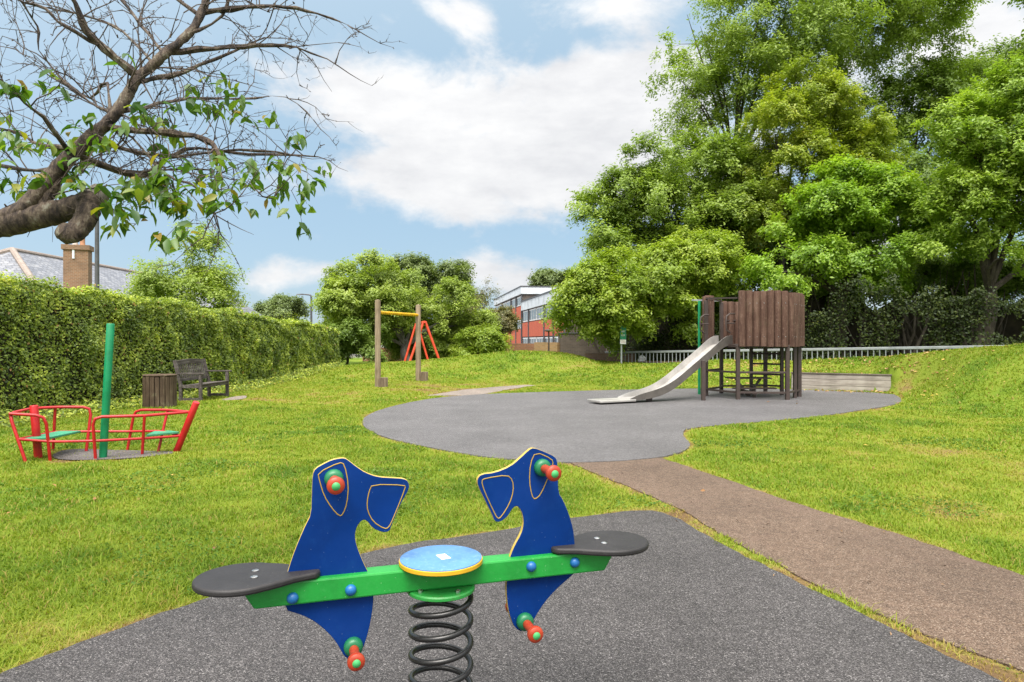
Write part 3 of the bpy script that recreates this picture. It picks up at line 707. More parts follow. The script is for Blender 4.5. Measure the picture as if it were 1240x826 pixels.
# ------------------------------------------------------------------ cherry boughs overhead
def cherry():
    root = thing('cherry_tree', 'half-bare cherry tree reaching its knotted grey-brown bough and twigs over the lawn', 'tree', (-3.35, 2.75, 0))
    m, t, b = newmat('cherry_bark'); co = t.objco()
    n = t.noise(co, 9, 8, .7); n2 = t.noise(t.scale(co, (55, 14, 20)), 1, 6, .7)
    c = t.ramp(t.math('ADD', t.math('MULTIPLY', n, .5), t.math('MULTIPLY', n2, .5)), [(.40, (.012, .008, .007)), (.465, (.045, .030, .024)), (.52, (.095, .068, .05)), (.56, (.14, .105, .075)), (.62, (.26, .24, .19))])
    t.link(c, b.inputs['Base Color']); b.inputs['Roughness'].default_value = .85; t.link(t.bump(n2, 1.0, .02), b.inputs['Normal'])
    mt, t, b = newmat('cherry_twig'); t.link(t.ramp(t.noise(t.objco(), 20, 4), [(.35, (.035, .025, .021)), (.65, (.095, .068, .055))]), b.inputs['Base Color']); b.inputs['Roughness'].default_value = .8
    rnd = random.Random(5)
    mb = MB()
    def limb(pp, r0, r1, n=10, jag=.006, sub=4):
        if n >= 12: n, sub, jag = 22, 9, jag*.4
        pts = [P(*q) if not isinstance(q, Vector) else q for q in pp]; out = []
        for i in range(len(pts)-1):                      # Catmull-Rom
            p0, p1, p2, p3 = pts[max(i-1, 0)], pts[i], pts[i+1], pts[min(i+2, len(pts)-1)]
            for j in range(sub):
                t = j/sub
                out.append(.5*((2*p1)+(p2-p0)*t+(2*p0-5*p1+4*p2-p3)*t*t+(3*p1-p0-3*p2+p3)*t**3))
        out.append(pts[-1])
        k = len(out); rs = [r0+(r1-r0)*i/(k-1) for i in range(k)]
        rs = [r*(1+rnd.uniform(-.07, .07)*(.3 if n >= 12 else 1)) for r in rs]
        out = [p+Vector((rnd.uniform(-1, 1), rnd.uniform(-1, 1), rnd.uniform(-1, 1)))*jag for p in out]
        mb.tube(out, rs, n); return out
    Tr = Vector((-3.35, 2.75, 0))
    limb([Tr-Vector((0, 0, .1)), Tr+Vector((.02, 0, .5)), Tr+Vector((.05, .02, 1.1)), Vector((-3.15, 2.8, 1.6)), Vector((-2.9, 2.85, 1.95))], .2, .13, 14, .012)
    limb([Vector((-3.05, 2.8, 1.75)), Vector((-3.3, 2.7, 2.3)), Vector((-3.6, 2.6, 3.1)), Vector((-3.7, 2.8, 4.2))], .12, .05, 10, .01)
    b0 = limb([Vector((-3.1, 2.82, 1.62)), Vector((-2.6, 2.85, 1.8)), (-10,272,2.88), (35,264,2.9), (75,255,2.92), (112,243,2.92)], .070, .044, 14, .006)
    limb([(105,243,2.92), (106,258,2.9), (98,274,2.87), (86,283,2.84), (79,281,2.83)], .047, .038, 12, .005)
    limb([(100,246,2.93), (110,241,2.95), (117,237,2.97)], .045, .042, 12, .004)
    cm = MB(); cm.tube([P(108,241,2.94), P(117,236.5,2.965), P(123,232.5,2.98), P(124,232,2.983)], [.040, .0455, .042, .030], 18)
    co_ = cm.build('cut_stub', wood('cut_wood', (.12, .10, .085), (.27, .24, .21), (.42, .39, .35), gscale=30), root, True)
    lead = limb([(-25,276,2.86), (28,252,2.88), (62,212,2.92), (108,168,2.98), (142,135,3.02), (166,97,3.06), (200,66,3.1), (232,36,3.15), (249,2,3.2), (256,-40,3.25)], .038, .011, 12, .004)
    limb([(50,250,2.9), (62,232,2.92), (78,205,2.95)], .024, .02, 8, .002)
    branches = []
    def br(pp, r0, r1): 
        o = limb(pp, r0, r1, 7, .005, 3); branches.append((o, r0))
    br([(124,152,3.0), (190,160,3.05), (235,166,3.1), (256,174,3.1), (266,188,3.08), (268,216,3.05)], .018, .007)
    br([(112,168,2.98), (150,180,3.2), (210,190,3.4), (290,182,3.6), (350,186,3.7)], .014, .004)
    br([(172,98,3.06), (205,92,3.2), (262,72,3.3), (320,45,3.4)], .014, .004)
    br([(204,63,3.11), (262,58,3.2), (310,56,3.3), (360,58,3.4), (408,78,3.4)], .015, .003)
    br([(246,14,3.19), (300,10,3.2), (345,8,3.3), (385,17,3.4), (432,35,3.4)], .012, .003)
    br([(166,92,3.06), (142,70,3.0), (118,52,2.95), (100,28,2.9), (86,-5,2.85)], .022, .011)
    br([(86,188,2.95), (62,152,2.8), (32,124,2.7), (4,100,2.6)], .011, .004)
    br([(141,137,3.02), (120,130,3.1), (80,100,3.2), (48,60,3.2), (45,30,3.2), (20,-5,3.1)], .009, .003)
    br([(119,54,2.95), (80,32,2.9), (55,12,2.9), (20,0,2.9)], .009, .004)
    br([(92,186,2.95), (140,207,3.15), (178,212,3.3), (200,192,3.4), (240,180,3.5), (300,186,3.7), (385,190,3.8)], .016, .004)
    br([(124,152,3.0), (160,165,3.05), (200,212,3.0), (240,228,2.95), (262,262,2.9)], .009, .003)
    br([(140,135,3.05), (175,130,3.4), (230,120,3.6), (290,120,3.7), (345,118,3.8), (380,145,3.8)], .010, .003)
    br([(200,66,3.1), (170,30,3.3), (140,-10,3.4)], .010, .004)
    br([(186,78,3.08), (150,40,3.4), (110,20,3.5), (60,10,3.6)], .008, .003)
    br([(100,178,2.96), (55,178,3.1), (20,160,3.2), (-15,155,3.2)], .012, .005)
    br([(70,205,2.93), (30,205,3.1), (-15,196,3.2)], .011, .005)
    br([(92,186,2.95), (120,203,3.1), (170,208,3.2), (230,205,3.3), (290,215,3.4), (330,240,3.4), (345,190,3.5)], .009, .002)
    br([(132,146,3.0), (130,100,3.2), (108,118,3.3), (60,92,3.3), (20,60,3.3)], .007, .002)
    br([(243,20,3.17), (210,-5,3.2), (190,-30,3.2)], .008, .004)
    br([(230,40,3.14), (268,20,3.2), (282,-20,3.2)], .008, .003)
    bo = mb.build('bough', m, root, smooth=True)
    from mathutils import noise as mnoise
    nr = [v.normal.copy() for v in bo.data.vertices]
    for v, q in zip(bo.data.vertices, nr):
        a = mnoise.fractal(v.co*14, 1.0, 2.1, 4)*.006+mnoise.fractal(v.co*46, 1.0, 2.0, 3)*.003
        v.co = v.co+q*max(-.006, min(.011, a))
    # twigs
    tw = MB(); ends = []
    def twig(p, d, L, r, depth):
        k = max(3, int(L/.055)); pts = [p]; q = p.copy(); d = d.normalized()
        for i in range(k):
            d = (d+Vector((rnd.gauss(0, .2), rnd.gauss(0, .2), rnd.gauss(0, .2)))).normalized(); q = q+d*(L/k); pts.append(q.copy())
        tw.tube(pts, [r*(1-.75*i/k) for i in range(k+1)], 4 if depth else 5, cap=False); ends.append((pts[-1], d, depth))
        if depth < 2:
            for i in range(1, k+1):
                if rnd.random() < (.55 if depth == 0 else .38):
                    a = Vector((rnd.gauss(0, 1), rnd.gauss(0, .8), rnd.gauss(0, 1))); dd = (d*.8+a.normalized()*.9)
                    twig(pts[i], dd, L*rnd.uniform(.28, .6), r*.6, depth+1)
        for i in range(0, k+1):
            if rnd.random() < .3: tw.tube([pts[i], pts[i]+Vector((rnd.gauss(0, .008), rnd.gauss(0, .008), rnd.gauss(.004, .008)))], [r*.9+.0006, r*.5+.0004], 4, cap=True)
    for o, r0 in branches:
        L = sum((o[i+1]-o[i]).length for i in range(len(o)-1)); n = int(L/.078)
        for j in range(n):
            i = min(len(o)-2, int((.12+.88*rnd.random())*(len(o)-1))); d = (o[i+1]-o[i]).normalized()
            a = Vector((rnd.gauss(0, 1), rnd.gauss(0, .8), rnd.gauss(.15, 1))).normalized()
            twig(o[i].lerp(o[i+1], rnd.random()), d*.7+a*.9, rnd.uniform(.12, .42), .0032, 0)
        twig(o[-1], o[-1]-o[-2], .2, .003, 0)
    for j in range(28):
        i = rnd.randrange(8, len(lead)-2); a = Vector((rnd.gauss(0, 1), rnd.gauss(0, .7), rnd.gauss(0, 1))).normalized()
        twig(lead[i], a+(lead[i+1]-lead[i]).normalized()*.6, rnd.uniform(.2, .5), .0045, 0)
    # leaves: drooping bunches
    bunch = []
    def bun(px, py, D, sx, sy, n, each):
        for _ in range(max(1, int(n*.82))):
            c = P(px+rnd.gauss(0, sx), py+rnd.gauss(0, sy), D+rnd.gauss(0, .12)); bunch.append((c, max(3, int(rnd.gauss(each*1.25, 1.5)))))
    bun(185,218,2.95,30,14,22,5); bun(235,238,2.95,25,14,14,5); bun(165,245,2.9,22,10,10,5); bun(225,280,2.75,9,10,6,6)
    bun(265,200,3.0,20,14,9,4); bun(215,150,3.2,20,22,12,4); bun(265,118,3.4,22,10,10,4); bun(300,135,3.5,14,12,6,4)
    bun(110,165,3.0,16,12,9,5); bun(40,190,3.0,28,20,16,5); bun(30,215,2.9,25,15,8,5); bun(95,215,2.95,20,16,8,4)
    bun(60,85,2.9,8,10,3,5); bun(22,108,2.7,8,6,4,5); bun(75,108,3,3,2,1,3); bun(145,68,3.0,5,4,2,4); bun(175,130,3,10,8,4,4)
    bun(365,165,3.5,8,4,3,5); bun(352,222,3.4,10,12,5,5); bun(375,230,3.4,8,8,4,5); bun(340,258,3.4,6,3,2,5); bun(368,282,3.3,4,4,2,6); bun(390,200,3.6,6,4,2,4); bun(332,195,3.5,6,5,3,4); bun(130,275,2.9,5,2,2,5); bun(255,95,3.3,3,3,1,4)
    bun(325,225,3.4,14,10,4,4); bun(290,215,3.2,16,12,6,4); bun(15,170,3,14,10,6,4)
    pc = []; nn = []
    for c, k in bunch:
        e, d, _ = min(ends, key=lambda q: (q[0]-c).length_squared)
        if (e-c).length > .05:
            md = e.lerp(c, .5)+Vector((rnd.gauss(0, .02), rnd.gauss(0, .02), .02)); tw.tube([e, md, c], [.0016, .0014, .001], 4, cap=False)
        for _ in range(k):
            a = rnd.uniform(0, 6.28); r = rnd.uniform(.015, .05)
            pc.append((c.x+math.cos(a)*r, c.y+math.sin(a)*r, c.z-rnd.uniform(0, .045))); nn.append((math.cos(a)*.55+rnd.gauss(0, .3), math.sin(a)*.55+rnd.gauss(0, .3), rnd.uniform(.2, 1)))
    pc = np.array(pc); nn = np.array(nn)
    V, fl, sz, k = leaf_arrays(pc, nn, np.full(len(pc), .064), .46, 1.0, True)
    tw.build('twigs', mt, root, smooth=True)
    np_mesh('leaves', V, fl, sz, g_chy, root, np.repeat(RNG.random(len(pc)), k))
cherry()

# ------------------------------------------------------------------ shared materials
M = {}
M['red'] = paint('red_paint', (.43, .012, .015), .35, (.30, .02, .02), .25)
M['orange'] = paint('orange_red_paint', (.66, .07, .03), .42, (.4, .05, .03), .3)
M['green_pole'] = paint('green_paint', (.004, .215, .085), .38)
M['teal_seat'] = paint('teal_seat_paint', (.03, .26, .135), .5, (.32, .42, .34), .5, 5)
M['blue'] = paint('blue_plastic', (.0006, .027, .16), .5, (.004, .045, .19), .35, 3, .06, spec=.14, speck=(.16, .24, .38))
M['yellow_edge'] = paint('cream_edge', (.50, .35, .06), .6, (.62, .54, .32), .5)
M['yellow_line'] = paint('yellow_groove', (.42, .26, .022), .6)
M['disc_blue'] = paint('scuffed_blue', (.075, .20, .44), .5, (.20, .34, .56), .55, 9, .1)
M['disc_yellow'] = paint('yellow_rim', (.60, .34, .015), .5)
M['beam'] = paint('green_beam', (.012, .25, .035), .38, (.05, .33, .08), .3, 7, speck=(.45, .6, .4))
M['beam_dk'] = paint('green_plate', (.02, .24, .04), .45, (.07, .08, .02), .5, 7)
M['black'] = paint('black_rubber', (.022, .02, .021), .55, (.05, .047, .047), .4, 8, .12, spec=.4, speck=(.2, .19, .18))
M['spring'] = paint('black_spring', (.010, .0095, .0095), .3, (.03, .03, .03), .3, 9, .05)
M['handle'] = paint('orange_red_handle', (.33, .034, .010), .38, (.42, .09, .035), .3, 20)
M['handle_green'] = paint('green_cap', (.008, .13, .05), .4)
M['cap_green'] = paint('light_green_cap', (.05, .33, .10), .45)
M['bolt'] = paint('steel_bolt', (.55, .55, .55), .3, metal=1)
M['bluecap'] = paint('blue_bolt_cap', (.012, .12, .34), .38)
M['white'] = paint('white_sticker', (.72, .70, .64), .5, (.5, .4, .35), .4, 60)
M['steel'] = paint('slide_steel', (.50, .48, .455), .38, (.37, .355, .335), .6, 3, .06, metal=.5)
M['slide_side'] = paint('slide_side', (.10, .088, .078), .55, (.2, .18, .16), .3)
M['galv'] = paint('galvanised', (.33, .35, .36), .5, (.24, .26, .27), .5, 4, .06, metal=.25)
M['brownmetal'] = paint('brown_metal', (.050, .034, .029), .5, (.09, .062, .05), .3)
M['darkmetal'] = paint('dark_grey_metal', (.075, .075, .082), .5)
M['log'] = wood('brown_log', (.036, .018, .012), (.086, .046, .032), (.145, .09, .064), gscale=20, moss=(.10, .075, .045), fleck=(.24, .165, .13))
M['post'] = wood('weathered_post', (.10, .075, .045), (.22, .17, .11), (.34, .27, .19), gscale=26)
M['stump'] = wood('stump_wood', (.06, .045, .03), (.15, .11, .075), (.24, .19, .13), gscale=26)
M['sleeper'] = wood('timber_sleeper', (.15, .13, .11), (.31, .275, .24), (.45, .41, .36), axis='X', gscale=16)
M['sleeper_top'] = wood('sleeper_cap', (.05, .04, .032), (.11, .09, .075), (.18, .15, .125), axis='X', gscale=16)
M['bench'] = wood('bench_wood', (.03, .025, .022), (.085, .072, .066), (.19, .17, .16), axis='Y', gscale=24)
M['bin'] = wood('bin_wood', (.028, .018, .012), (.078, .052, .034), (.16, .12, .08), gscale=20, moss=(.17, .16, .09))
M['yellow'] = paint('yellow_paint', (.66, .38, .012), .45, (.4, .2, .02), .3)
M['glass'] = paint('window_glass', (.10, .12, .13), .12, spec=.8, bump=0)
M['white_paint'] = paint('white_paint', (.74, .74, .74), .5)
M['fascia'] = paint('white_fascia', (.62, .66, .70), .55, (.5, .53, .56), .4, .8)
M['sign_green'] = paint('sign_green', (.006, .20, .085), .4)

# ------------------------------------------------------------------ spring seesaw
def seesaw():
    X0, Y0, al = -.234, 2.25, R(17.5); ca, sa = math.cos(al), math.sin(al)
    root = thing('spring_seesaw', 'blue and green two-seat elephant spring seesaw standing on the rubber surface', 'seesaw', (X0, Y0, .016))
    O = Vector((X0, Y0, 0)); U = Vector((ca, sa, 0)); Nn = Vector((sa, -ca, 0))      # along beam, towards the lawn path side
    def SZ(x, y):                         # outline sighting -> (s, z) in the board's own plane
        xp = (x-CX)/F; s = (xp*Y0-X0)/(ca-xp*sa); Y = Y0+s*sa
        return s, EYE-(y-CY)/F*Y
    def W(s, z, n=0): return O+U*s+Vector((0, 0, z))+Nn*n
    zb = .575
    # beam
    mb = MB(); hl = .605
    prof = [(-hl+.03, zb-.029), (hl-.03, zb-.029), (hl, zb+.02), (hl-.002, zb+.043), (-hl+.002, zb+.043), (-hl, zb+.02)]
    mb.prism([W(s, z, .036) for s, z in prof], [W(s, z, -.036) for s, z in prof])
    beam = mb.build('beam', M['beam'], root, bevel=.006, seg=2)
    def outline(px, zm, ox, oy): return [SZ(ox+x/zm, oy+y/zm) for x, y in px]
    zl = lambda l: outline(l, 2.7, 220, 520); zr = lambda l: outline(l, 2.7, 480, 520)
    left = zl([(520,92),(490,98),(462,112),(437,126),(427,146),(425,200),(423,275),(405,310),(385,355),(365,405),(352,445),(343,475),(338,520),(337,588),
               (375,598),(418,615),(455,640),(490,674),(513,706),(529,738),(548,749),(575,744),(592,715),(610,660),(622,600),(628,540),(620,495),(608,462),(590,425),(572,380),
               (565,345),(572,315),(590,293),(605,296),(622,320),(655,335),(678,332),(685,312),(715,240),(744,192),(740,168),(725,159),(690,157),(640,154),(600,140),(570,120),(545,100),(534,93)])
    right = zr([(445,58),(430,66),(405,90),(370,120),(320,140),(275,145),(262,160),(263,180),(285,225),(310,275),(318,298),(335,302),(360,285),(378,255),(392,247),(405,262),(412,285),
                (413,310),(405,340),(385,375),(372,405),(362,440),(358,480),(357,530),(362,580),(372,620),(386,648),(410,660),(435,640),(455,605),(480,565),(520,520),(560,485),(584,464),(584,430),(580,365),(575,320),
                (560,270),(541,226),(527,205),(525,140),(523,97),(510,84),(478,70)])
    def chaik(p):
        q = []
        for i in range(len(p)):
            a, b_ = p[i], p[(i+1) % len(p)]
            q += [(a[0]*.75+b_[0]*.25, a[1]*.75+b_[1]*.25), (a[0]*.25+b_[0]*.75, a[1]*.25+b_[1]*.75)]
        return q
    lines = [([(445,140),(515,106),(532,112),(545,180),(540,240),(527,275),(515,282),(490,255),(465,215),(450,165)], [(612,200),(622,178),(728,180),(730,190),(690,290),(675,320),(660,322),(625,300),(607,265),(605,235)], zl),
             ([(452,72),(505,95),(510,112),(495,150),(470,210),(450,228),(440,215),(432,170),(435,110)], [(275,165),(290,158),(360,147),(378,165),(380,200),(368,240),(340,285),(328,290),(315,265),(285,200)], zr)]
    th = .009
    pegs = [((220+497/2.7, 520+158/2.7), (220+560/2.7, 520+703/2.7)), ((480+472/2.7, 520+122/2.7), (480+415/2.7, 520+622/2.7))]
    def handle(s, z, sgn, parent, foot):
        # turned grip standing out from the board
        M4 = Matrix.Translation(W(s, z, sgn*th)) @ (Nn*sgn).to_track_quat('Z', 'Y').to_matrix().to_4x4()
        k = 1.0
        g = MB().lathe([(.028, 0), (.030, .004), (.029, .018), (.022, .026), (.014, .028)], 20, M4).build('collar', M['handle_green'], None, True)
        L = .125
        h = MB().lathe([(.013, .026), (.0155, .035), (.0145, .06), (.0155, .085), (.020, .098), (.0255, .106), (.027, .113), (.0255, .121), (.019, .126), (.013, .127)], 20, M4)
        h.v = h.v
        o = h.build('footrest' if foot else 'handle', M['handle'], parent, True)
        g.data.transform(Matrix.Translation(-root_loc(root))); g.parent = o
        c = MB().lathe([(.0125, .125), (.0125, .1285), (.008, .132), (.002, .1335)], 14, M4).build('cap', M['cap_green'], o, True)
        return o
    for pts, (ear, trunk, fn), pg, nm in ((left, lines[0], pegs[0], 'l'), (right, lines[1], pegs[1], 'r')):
        p = chaik(pts)
        mb = MB(); mb.prism([W(s, z, th) for s, z in p], [W(s, z, -th) for s, z in p], 1, 0)
        panel = mb.build('elephant_board', [M['blue'], M['yellow_edge']], root, bevel=.0022, seg=2)
        for ln, nn_ in ((ear, 'ear_line'), (trunk, 'trunk_line')):
            q = chaik(fn(ln)); mb = MB()
            for sg in (1, -1): mb.tube([W(s, z, sg*(th+.0002)) for s, z in q+[q[0]]], .0016, 6)
            mb.build(nn_, M['yellow_line'], panel)
        for (hx, hy), foot in zip(pg, (0, 1)):
            s, z = SZ(hx, hy)
            for sg in (1, -1): handle(s, z, sg, root, foot)
    # seats
    for sd in (-1, 1):
        out = []
        c, r = .615, .128
        for a in range(-125, 126, 9):
            out.append((c+r*math.cos(R(a))*1.05, r*math.sin(R(a))))
        out += [(.50, .088), (.46, .062), (.42, .048), (.395, .040), (.384, .022), (.384, -.022), (.395, -.040), (.42, -.048), (.46, -.062), (.50, -.088)]
        mb = MB(); top = [W(sd*s, zb+.066, n) for s, n in out]; bot = [W(sd*s, zb+.045, n) for s, n in out]
        mb.prism(bot, top); st = mb.build('seat', M['black'], root, bevel=.007, seg=3, smooth=True)
        for n in (-.03, .03):
            bb = MB(); bb.lathe([(.011, 0), (.011, .003), (.007, .005), (.0045, .005), (.004, .002)], 12, Matrix.Translation(W(sd*.575, zb+.0655, n)))
            bb.build('bolt', M['bolt'], st, True)
    # bolt caps on both faces of the beam
    for x, y in ((354.4,720), (423.7,709.6), (639,682), (691,677)):
        s, z = SZ(x, y); z = min(max(z, zb-.006), zb+.020)
        for sg in (1, -1):
            M4 = Matrix.Translation(W(s, z, sg*.0365)) @ (Nn*sg).to_track_quat('Z', 'Y').to_matrix().to_4x4()
            MB().lathe([(.0175, 0), (.0175, .004), (.014, .011), (.008, .015), (.002, .0165)], 18, M4).build('bolt_cap', M['bluecap'], root, True)
    # disc table
    T = Matrix.Translation(O)
    d = MB().lathe([(.132, zb+.0435), (.137, zb+.047), (.137, zb+.058), (.134, zb+.0595)], 56, T).build('disc', M['disc_yellow'], root, True)
    MB().lathe([(.134, zb+.0596), (.134, zb+.0625), (.131, zb+.0640)], 56, T).build('disc_top', M['disc_blue'], d, True)
    q = Matrix.Translation(O+Vector((.008, .0, zb+.0646))) @ Matrix.Rotation(R(-62), 4, 'Z')
    MB().box((0, 0, 0), (.052, .032, .001), q.to_3x3()).build('sticker', M['white'], d)
    d.children[-1].data.transform(Matrix.Translation(q.translation))
    mk = MB()
    for k in range(4):
        mk.box(q @ Vector((-.016+.010*k, 0.002*(-1)**k, .0008)), (.0035, .018-.003*(k % 2), .0004), q.to_3x3())
    mk.build('sticker_print', M['darkmetal'], d)
    # plate and spring
    MB().lathe([(.106, zb-.046), (.112, zb-.042), (.112, zb-.034), (.108, zb-.0295)], 48, T).build('plate', M['beam_dk'], root, True)
    for a in range(4):
        pb = MB(); pb.lathe([(.009, 0), (.009, .006), (.004, .009)], 6, Matrix.Translation(O+Vector((.085*math.cos(R(45+90*a)), .085*math.sin(R(45+90*a)), zb-.0296))))
        pb.build('plate_bolt', M['bolt'], root)
    turns, z0, z1 = 6.6, .03, zb-.060; n = int(turns*40); pts = []
    for i in range(n+1):
        q = i/n; a = 2*math.pi*turns*q+R(205)
        flat = z0+(z1-z0)*q
        if q < .06: flat = z0+(z1-z0)*.06*(q/.06)**2*.5+(z1-z0)*.03*(q/.06)
        pts.append(O+Vector((.098*math.cos(a), .098*math.sin(a), flat)))
    MB().tube(pts, .0098, 10).build('spring', M['spring'], root, True, autosmooth=80)
    MB().box(O+Vector((0, 0, .021)), (.30, .30, .010)).build('base_plate', M['darkmetal'], root, bevel=.003)
seesaw()

# ------------------------------------------------------------------ play boat
def boat():
    base = P(125, 555, 7.85); root = thing('play_boat', 'red tubular play boat with green mast and two green seats on the lawn', 'play boat', (base.x, base.y, 0))
    def rail(pts, nm, r=.0175, mat='red'):
        pts = [P(*p) for p in pts]; out = [pts[0]]
        for i in range(1, len(pts)-1):                     # rounded bends
            a, b_, c = pts[i-1], pts[i], pts[i+1]; k = min(.09, (b_-a).length*.35, (c-b_).length*.35)
            p0 = b_+(a-b_).normalized()*k; p1 = b_+(c-b_).normalized()*k
            out += [p0, p0.lerp(b_, .5).lerp(b_.lerp(p1, .5), .5), p1]
        out.append(pts[-1])
        MB().tube(out, r, 10).build(nm, M[mat], root, True)
    rail([(32,562,7.54),(11,501,7.5),(38,494.8,8.0),(69,493,8.2),(111,493,8.35),(104,550,8.27)], 'rail')
    rail([(11,501,7.5),(55,503.5,7.62),(61,560,7.7)], 'rail')
    rail([(116,559,7.75),(112,505,7.7),(175,503.5,7.95),(229,499,8.3)], 'rail')
    rail([(154,547,8.46),(163,496.5,8.5),(203,496.5,8.45),(229,499,8.3)], 'rail')
    for a in ([(67,494,8.2),(64,550,8.27)], [(175,504,7.95),(172,554,8.03)], [(203,497,8.45),(191,550,8.3)]): rail(a, 'leg', .017)
    rail([(22,532,7.52),(61,535,7.68),(114,534,7.72),(174,531,8.0),(219,528,8.3)], 'lower_rail', .015)
    rail([(22,532,7.52),(66,523,8.23),(107,522.5,8.3),(157,522.5,8.47),(197,522,8.35),(219,528,8.3)], 'lower_rail', .015)
    def post(a, b_, r, nm, mat):
        a = P(*a); b_ = P(*b_); MB().tube([a, a.lerp(b_, .5), b_-(b_-a).normalized()*.006, b_], [r, r, r, r*.9], 16).build(nm, M[mat], root, True)
    post((47,560,7.8), (41,491,7.75), .043, 'stern_post', 'red')
    post((212.5,550,8.33), (238,487,8.25), .040, 'prow_post', 'red')
    post((124.5,558,7.85), (134,392,7.8), .042, 'mast', 'green_pole')
    for pl in ([(24,531,7.55),(60,533,7.69),(98,521,8.25),(70,518,8.22)], [(177,531,8.02),(217,527,8.3),(205,522,8.4),(188,522,8.4)]):
        q = [P(*p) for p in pl]; zt = .268 if pl[0][0] < 100 else .25
        MB().prism([(p.x, p.y, zt-.025) for p in q], [(p.x, p.y, zt) for p in q]).build('seat', M['teal_seat'], root, bevel=.005)
boat()

# ------------------------------------------------------------------ bench and bin
def bench():
    x, y = -6.93, 15.2; z0 = Hs(x-.2, y+.65)-.03; L = 1.42
    root = thing('park_bench', 'dark weathered slatted wooden bench facing the lawn in front of the hedge', 'bench', (x, y, z0))
    dn = R(-2)
    def w(a, b_, c): return (x+a, y+b_, z0+c)       # a: towards lawn(-back), b: along, c: up
    for b_ in (0, L):
        MB().box(w(0, b_, .33), (.065, .065, .66)).build('leg', M['bench'], root, bevel=.004)
        MB().beam(w(-.44, b_, 0), w(-.44, b_, .42), .065, .065).beam(w(-.44, b_, .40), w(-.58, b_, .97), .06, .065).build('back_leg', M['bench'], root, bevel=.004)
        MB().box(w(-.21, b_, .675), (.60, .085, .03)).build('armrest', M['bench'], root, bevel=.005)
        MB().box(w(-.22, b_, .10), (.40, .04, .06)).build('lower_side_rail', M['bench'], root, bevel=.003)
        MB().box(w(-.22, b_, .385), (.40, .04, .07)).build('side_rail', M['bench'], root, bevel=.003)
    m = MB()
    for k in range(6): m.box(w(.015-.082*k, L/2, .43-.006*k), (.065, L+.02, .022))
    m.build('seat_slats', M['bench'], root, bevel=.003)
    MB().box(w(.0, L/2, .385), (.03, L-.07, .07)).build('front_rail', M['bench'], root, bevel=.003)
    m = MB(); m.beam(w(-.475, .03, .53), w(-.475, L-.03, .53), .035, .06)
    pts = [(i/10, .90+.035*math.sin(math.pi*i/10)) for i in range(11)]
    for i in range(10):
        q, h = pts[i]; q2, h2 = pts[i+1]; m.beam(w(-.565, .03+q*(L-.06), h), w(-.565, .03+q2*(L-.06), h2), .035, .11)
    for k in range(15):
        b_ = .09+k*(L-.18)/14; m.beam(w(-.478, b_, .54), w(-.56, b_, .88), .045, .014, up=(1, 0, 0))
    m.build('backrest_slats', M['bench'], root, bevel=.002)
bench()
def bin_():
    x, y = (192-CX)/F*13.9, 13.95; z0 = Hs(x, y)-.02
    root = thing('litter_bin', 'weathered wood-slatted litter bin standing beside the bench', 'litter bin', (x, y, z0))
    m = MB(); n = 20; r = .295
    for k in range(n):
        a = 2*math.pi*k/n; c = Vector((x+r*math.cos(a), y+r*math.sin(a), z0)); rot = Matrix.Rotation(a, 3, 'Z')
        h = .64+.012*math.sin(k*2.3)
        m.box(c+Vector((0, 0, h/2)), (.035, .082, h), rot)
    m.build('slat_cladding', M['bin'], root, bevel=.006)
    MB().lathe([(.27, .05), (.27, .60), (.25, .61)], 28, Matrix.Translation((x, y, z0))).build('liner', M['brownmetal'], root, True)
    lid = MB(); ring = [(.255, .630), (.318, .650), (.322, .668), (.30, .678), (.13, .684), (.115, .665)]
    lid.lathe(ring, 28, Matrix.Translation((x, y, z0))); lid.build('lid', M['bin'], root, True)
bin_()

# ------------------------------------------------------------------ overhead twist bar
def twistbar():
    a = Vector(((457.5-CX)/F*19.6, 19.6, 0)); b_ = Vector(((506.5-CX)/F*21.7, 21.7, 0)); a.z = Hs(a.x, a.y); b_.z = Hs(b_.x, b_.y)
    root = thing('overhead_bar', 'tall timber frame of two posts joined by a twisted yellow bar on the grass', 'play frame', a)
    for p, h in ((a, 2.52), (b_, 2.42)):
        MB().lathe([(.088, -.05), (.086, .1), (.082, h-.05), (.072, h-.012), (.02, h)], 12, Matrix.Translation(p)).build('post', M['post'], root, True)
    s = a+Vector((0, 0, 2.15)); e = b_+Vector((0, 0, 2.08)); d = (e-s).normalized(); u = d.orthogonal().normalized(); v = d.cross(u)
    mb = MB(); n = 64
    for ph in (0, 2.094, 4.189):
        pts = []
        for i in range(n+1):
            q = i/n; an = q*2*math.pi*7+ph; pts.append(s.lerp(e, q)+(u*math.cos(an)+v*math.sin(an))*.026)
        mb.tube(pts, .028, 7)
    mb.build('twisted_bar', M['yellow'], root, True)
    for p, dx, lab in ((a, .17, 'short log step beside the nearer post of the yellow bar frame'), (b_, .19, 'short log step beside the farther post of the yellow bar frame')):
        c = p+Vector((dx, -.05, 0)); t = thing('log_step', lab, 'log step', c, group='log steps of the overhead bar frame'); m = MB()
        for k in range(7):
            an = 2*math.pi*k/7; m.lathe([(.045, -.05), (.045, .27+.012*(k % 2)), (.04, .285)], 9, Matrix.Translation(c+Vector((.085*math.cos(an), .085*math.sin(an), 0))))
        m.lathe([(.05, -.05), (.05, .28)], 9, Matrix.Translation(c))
        m.build('log_bundle', M['stump'], t, True)
twistbar()

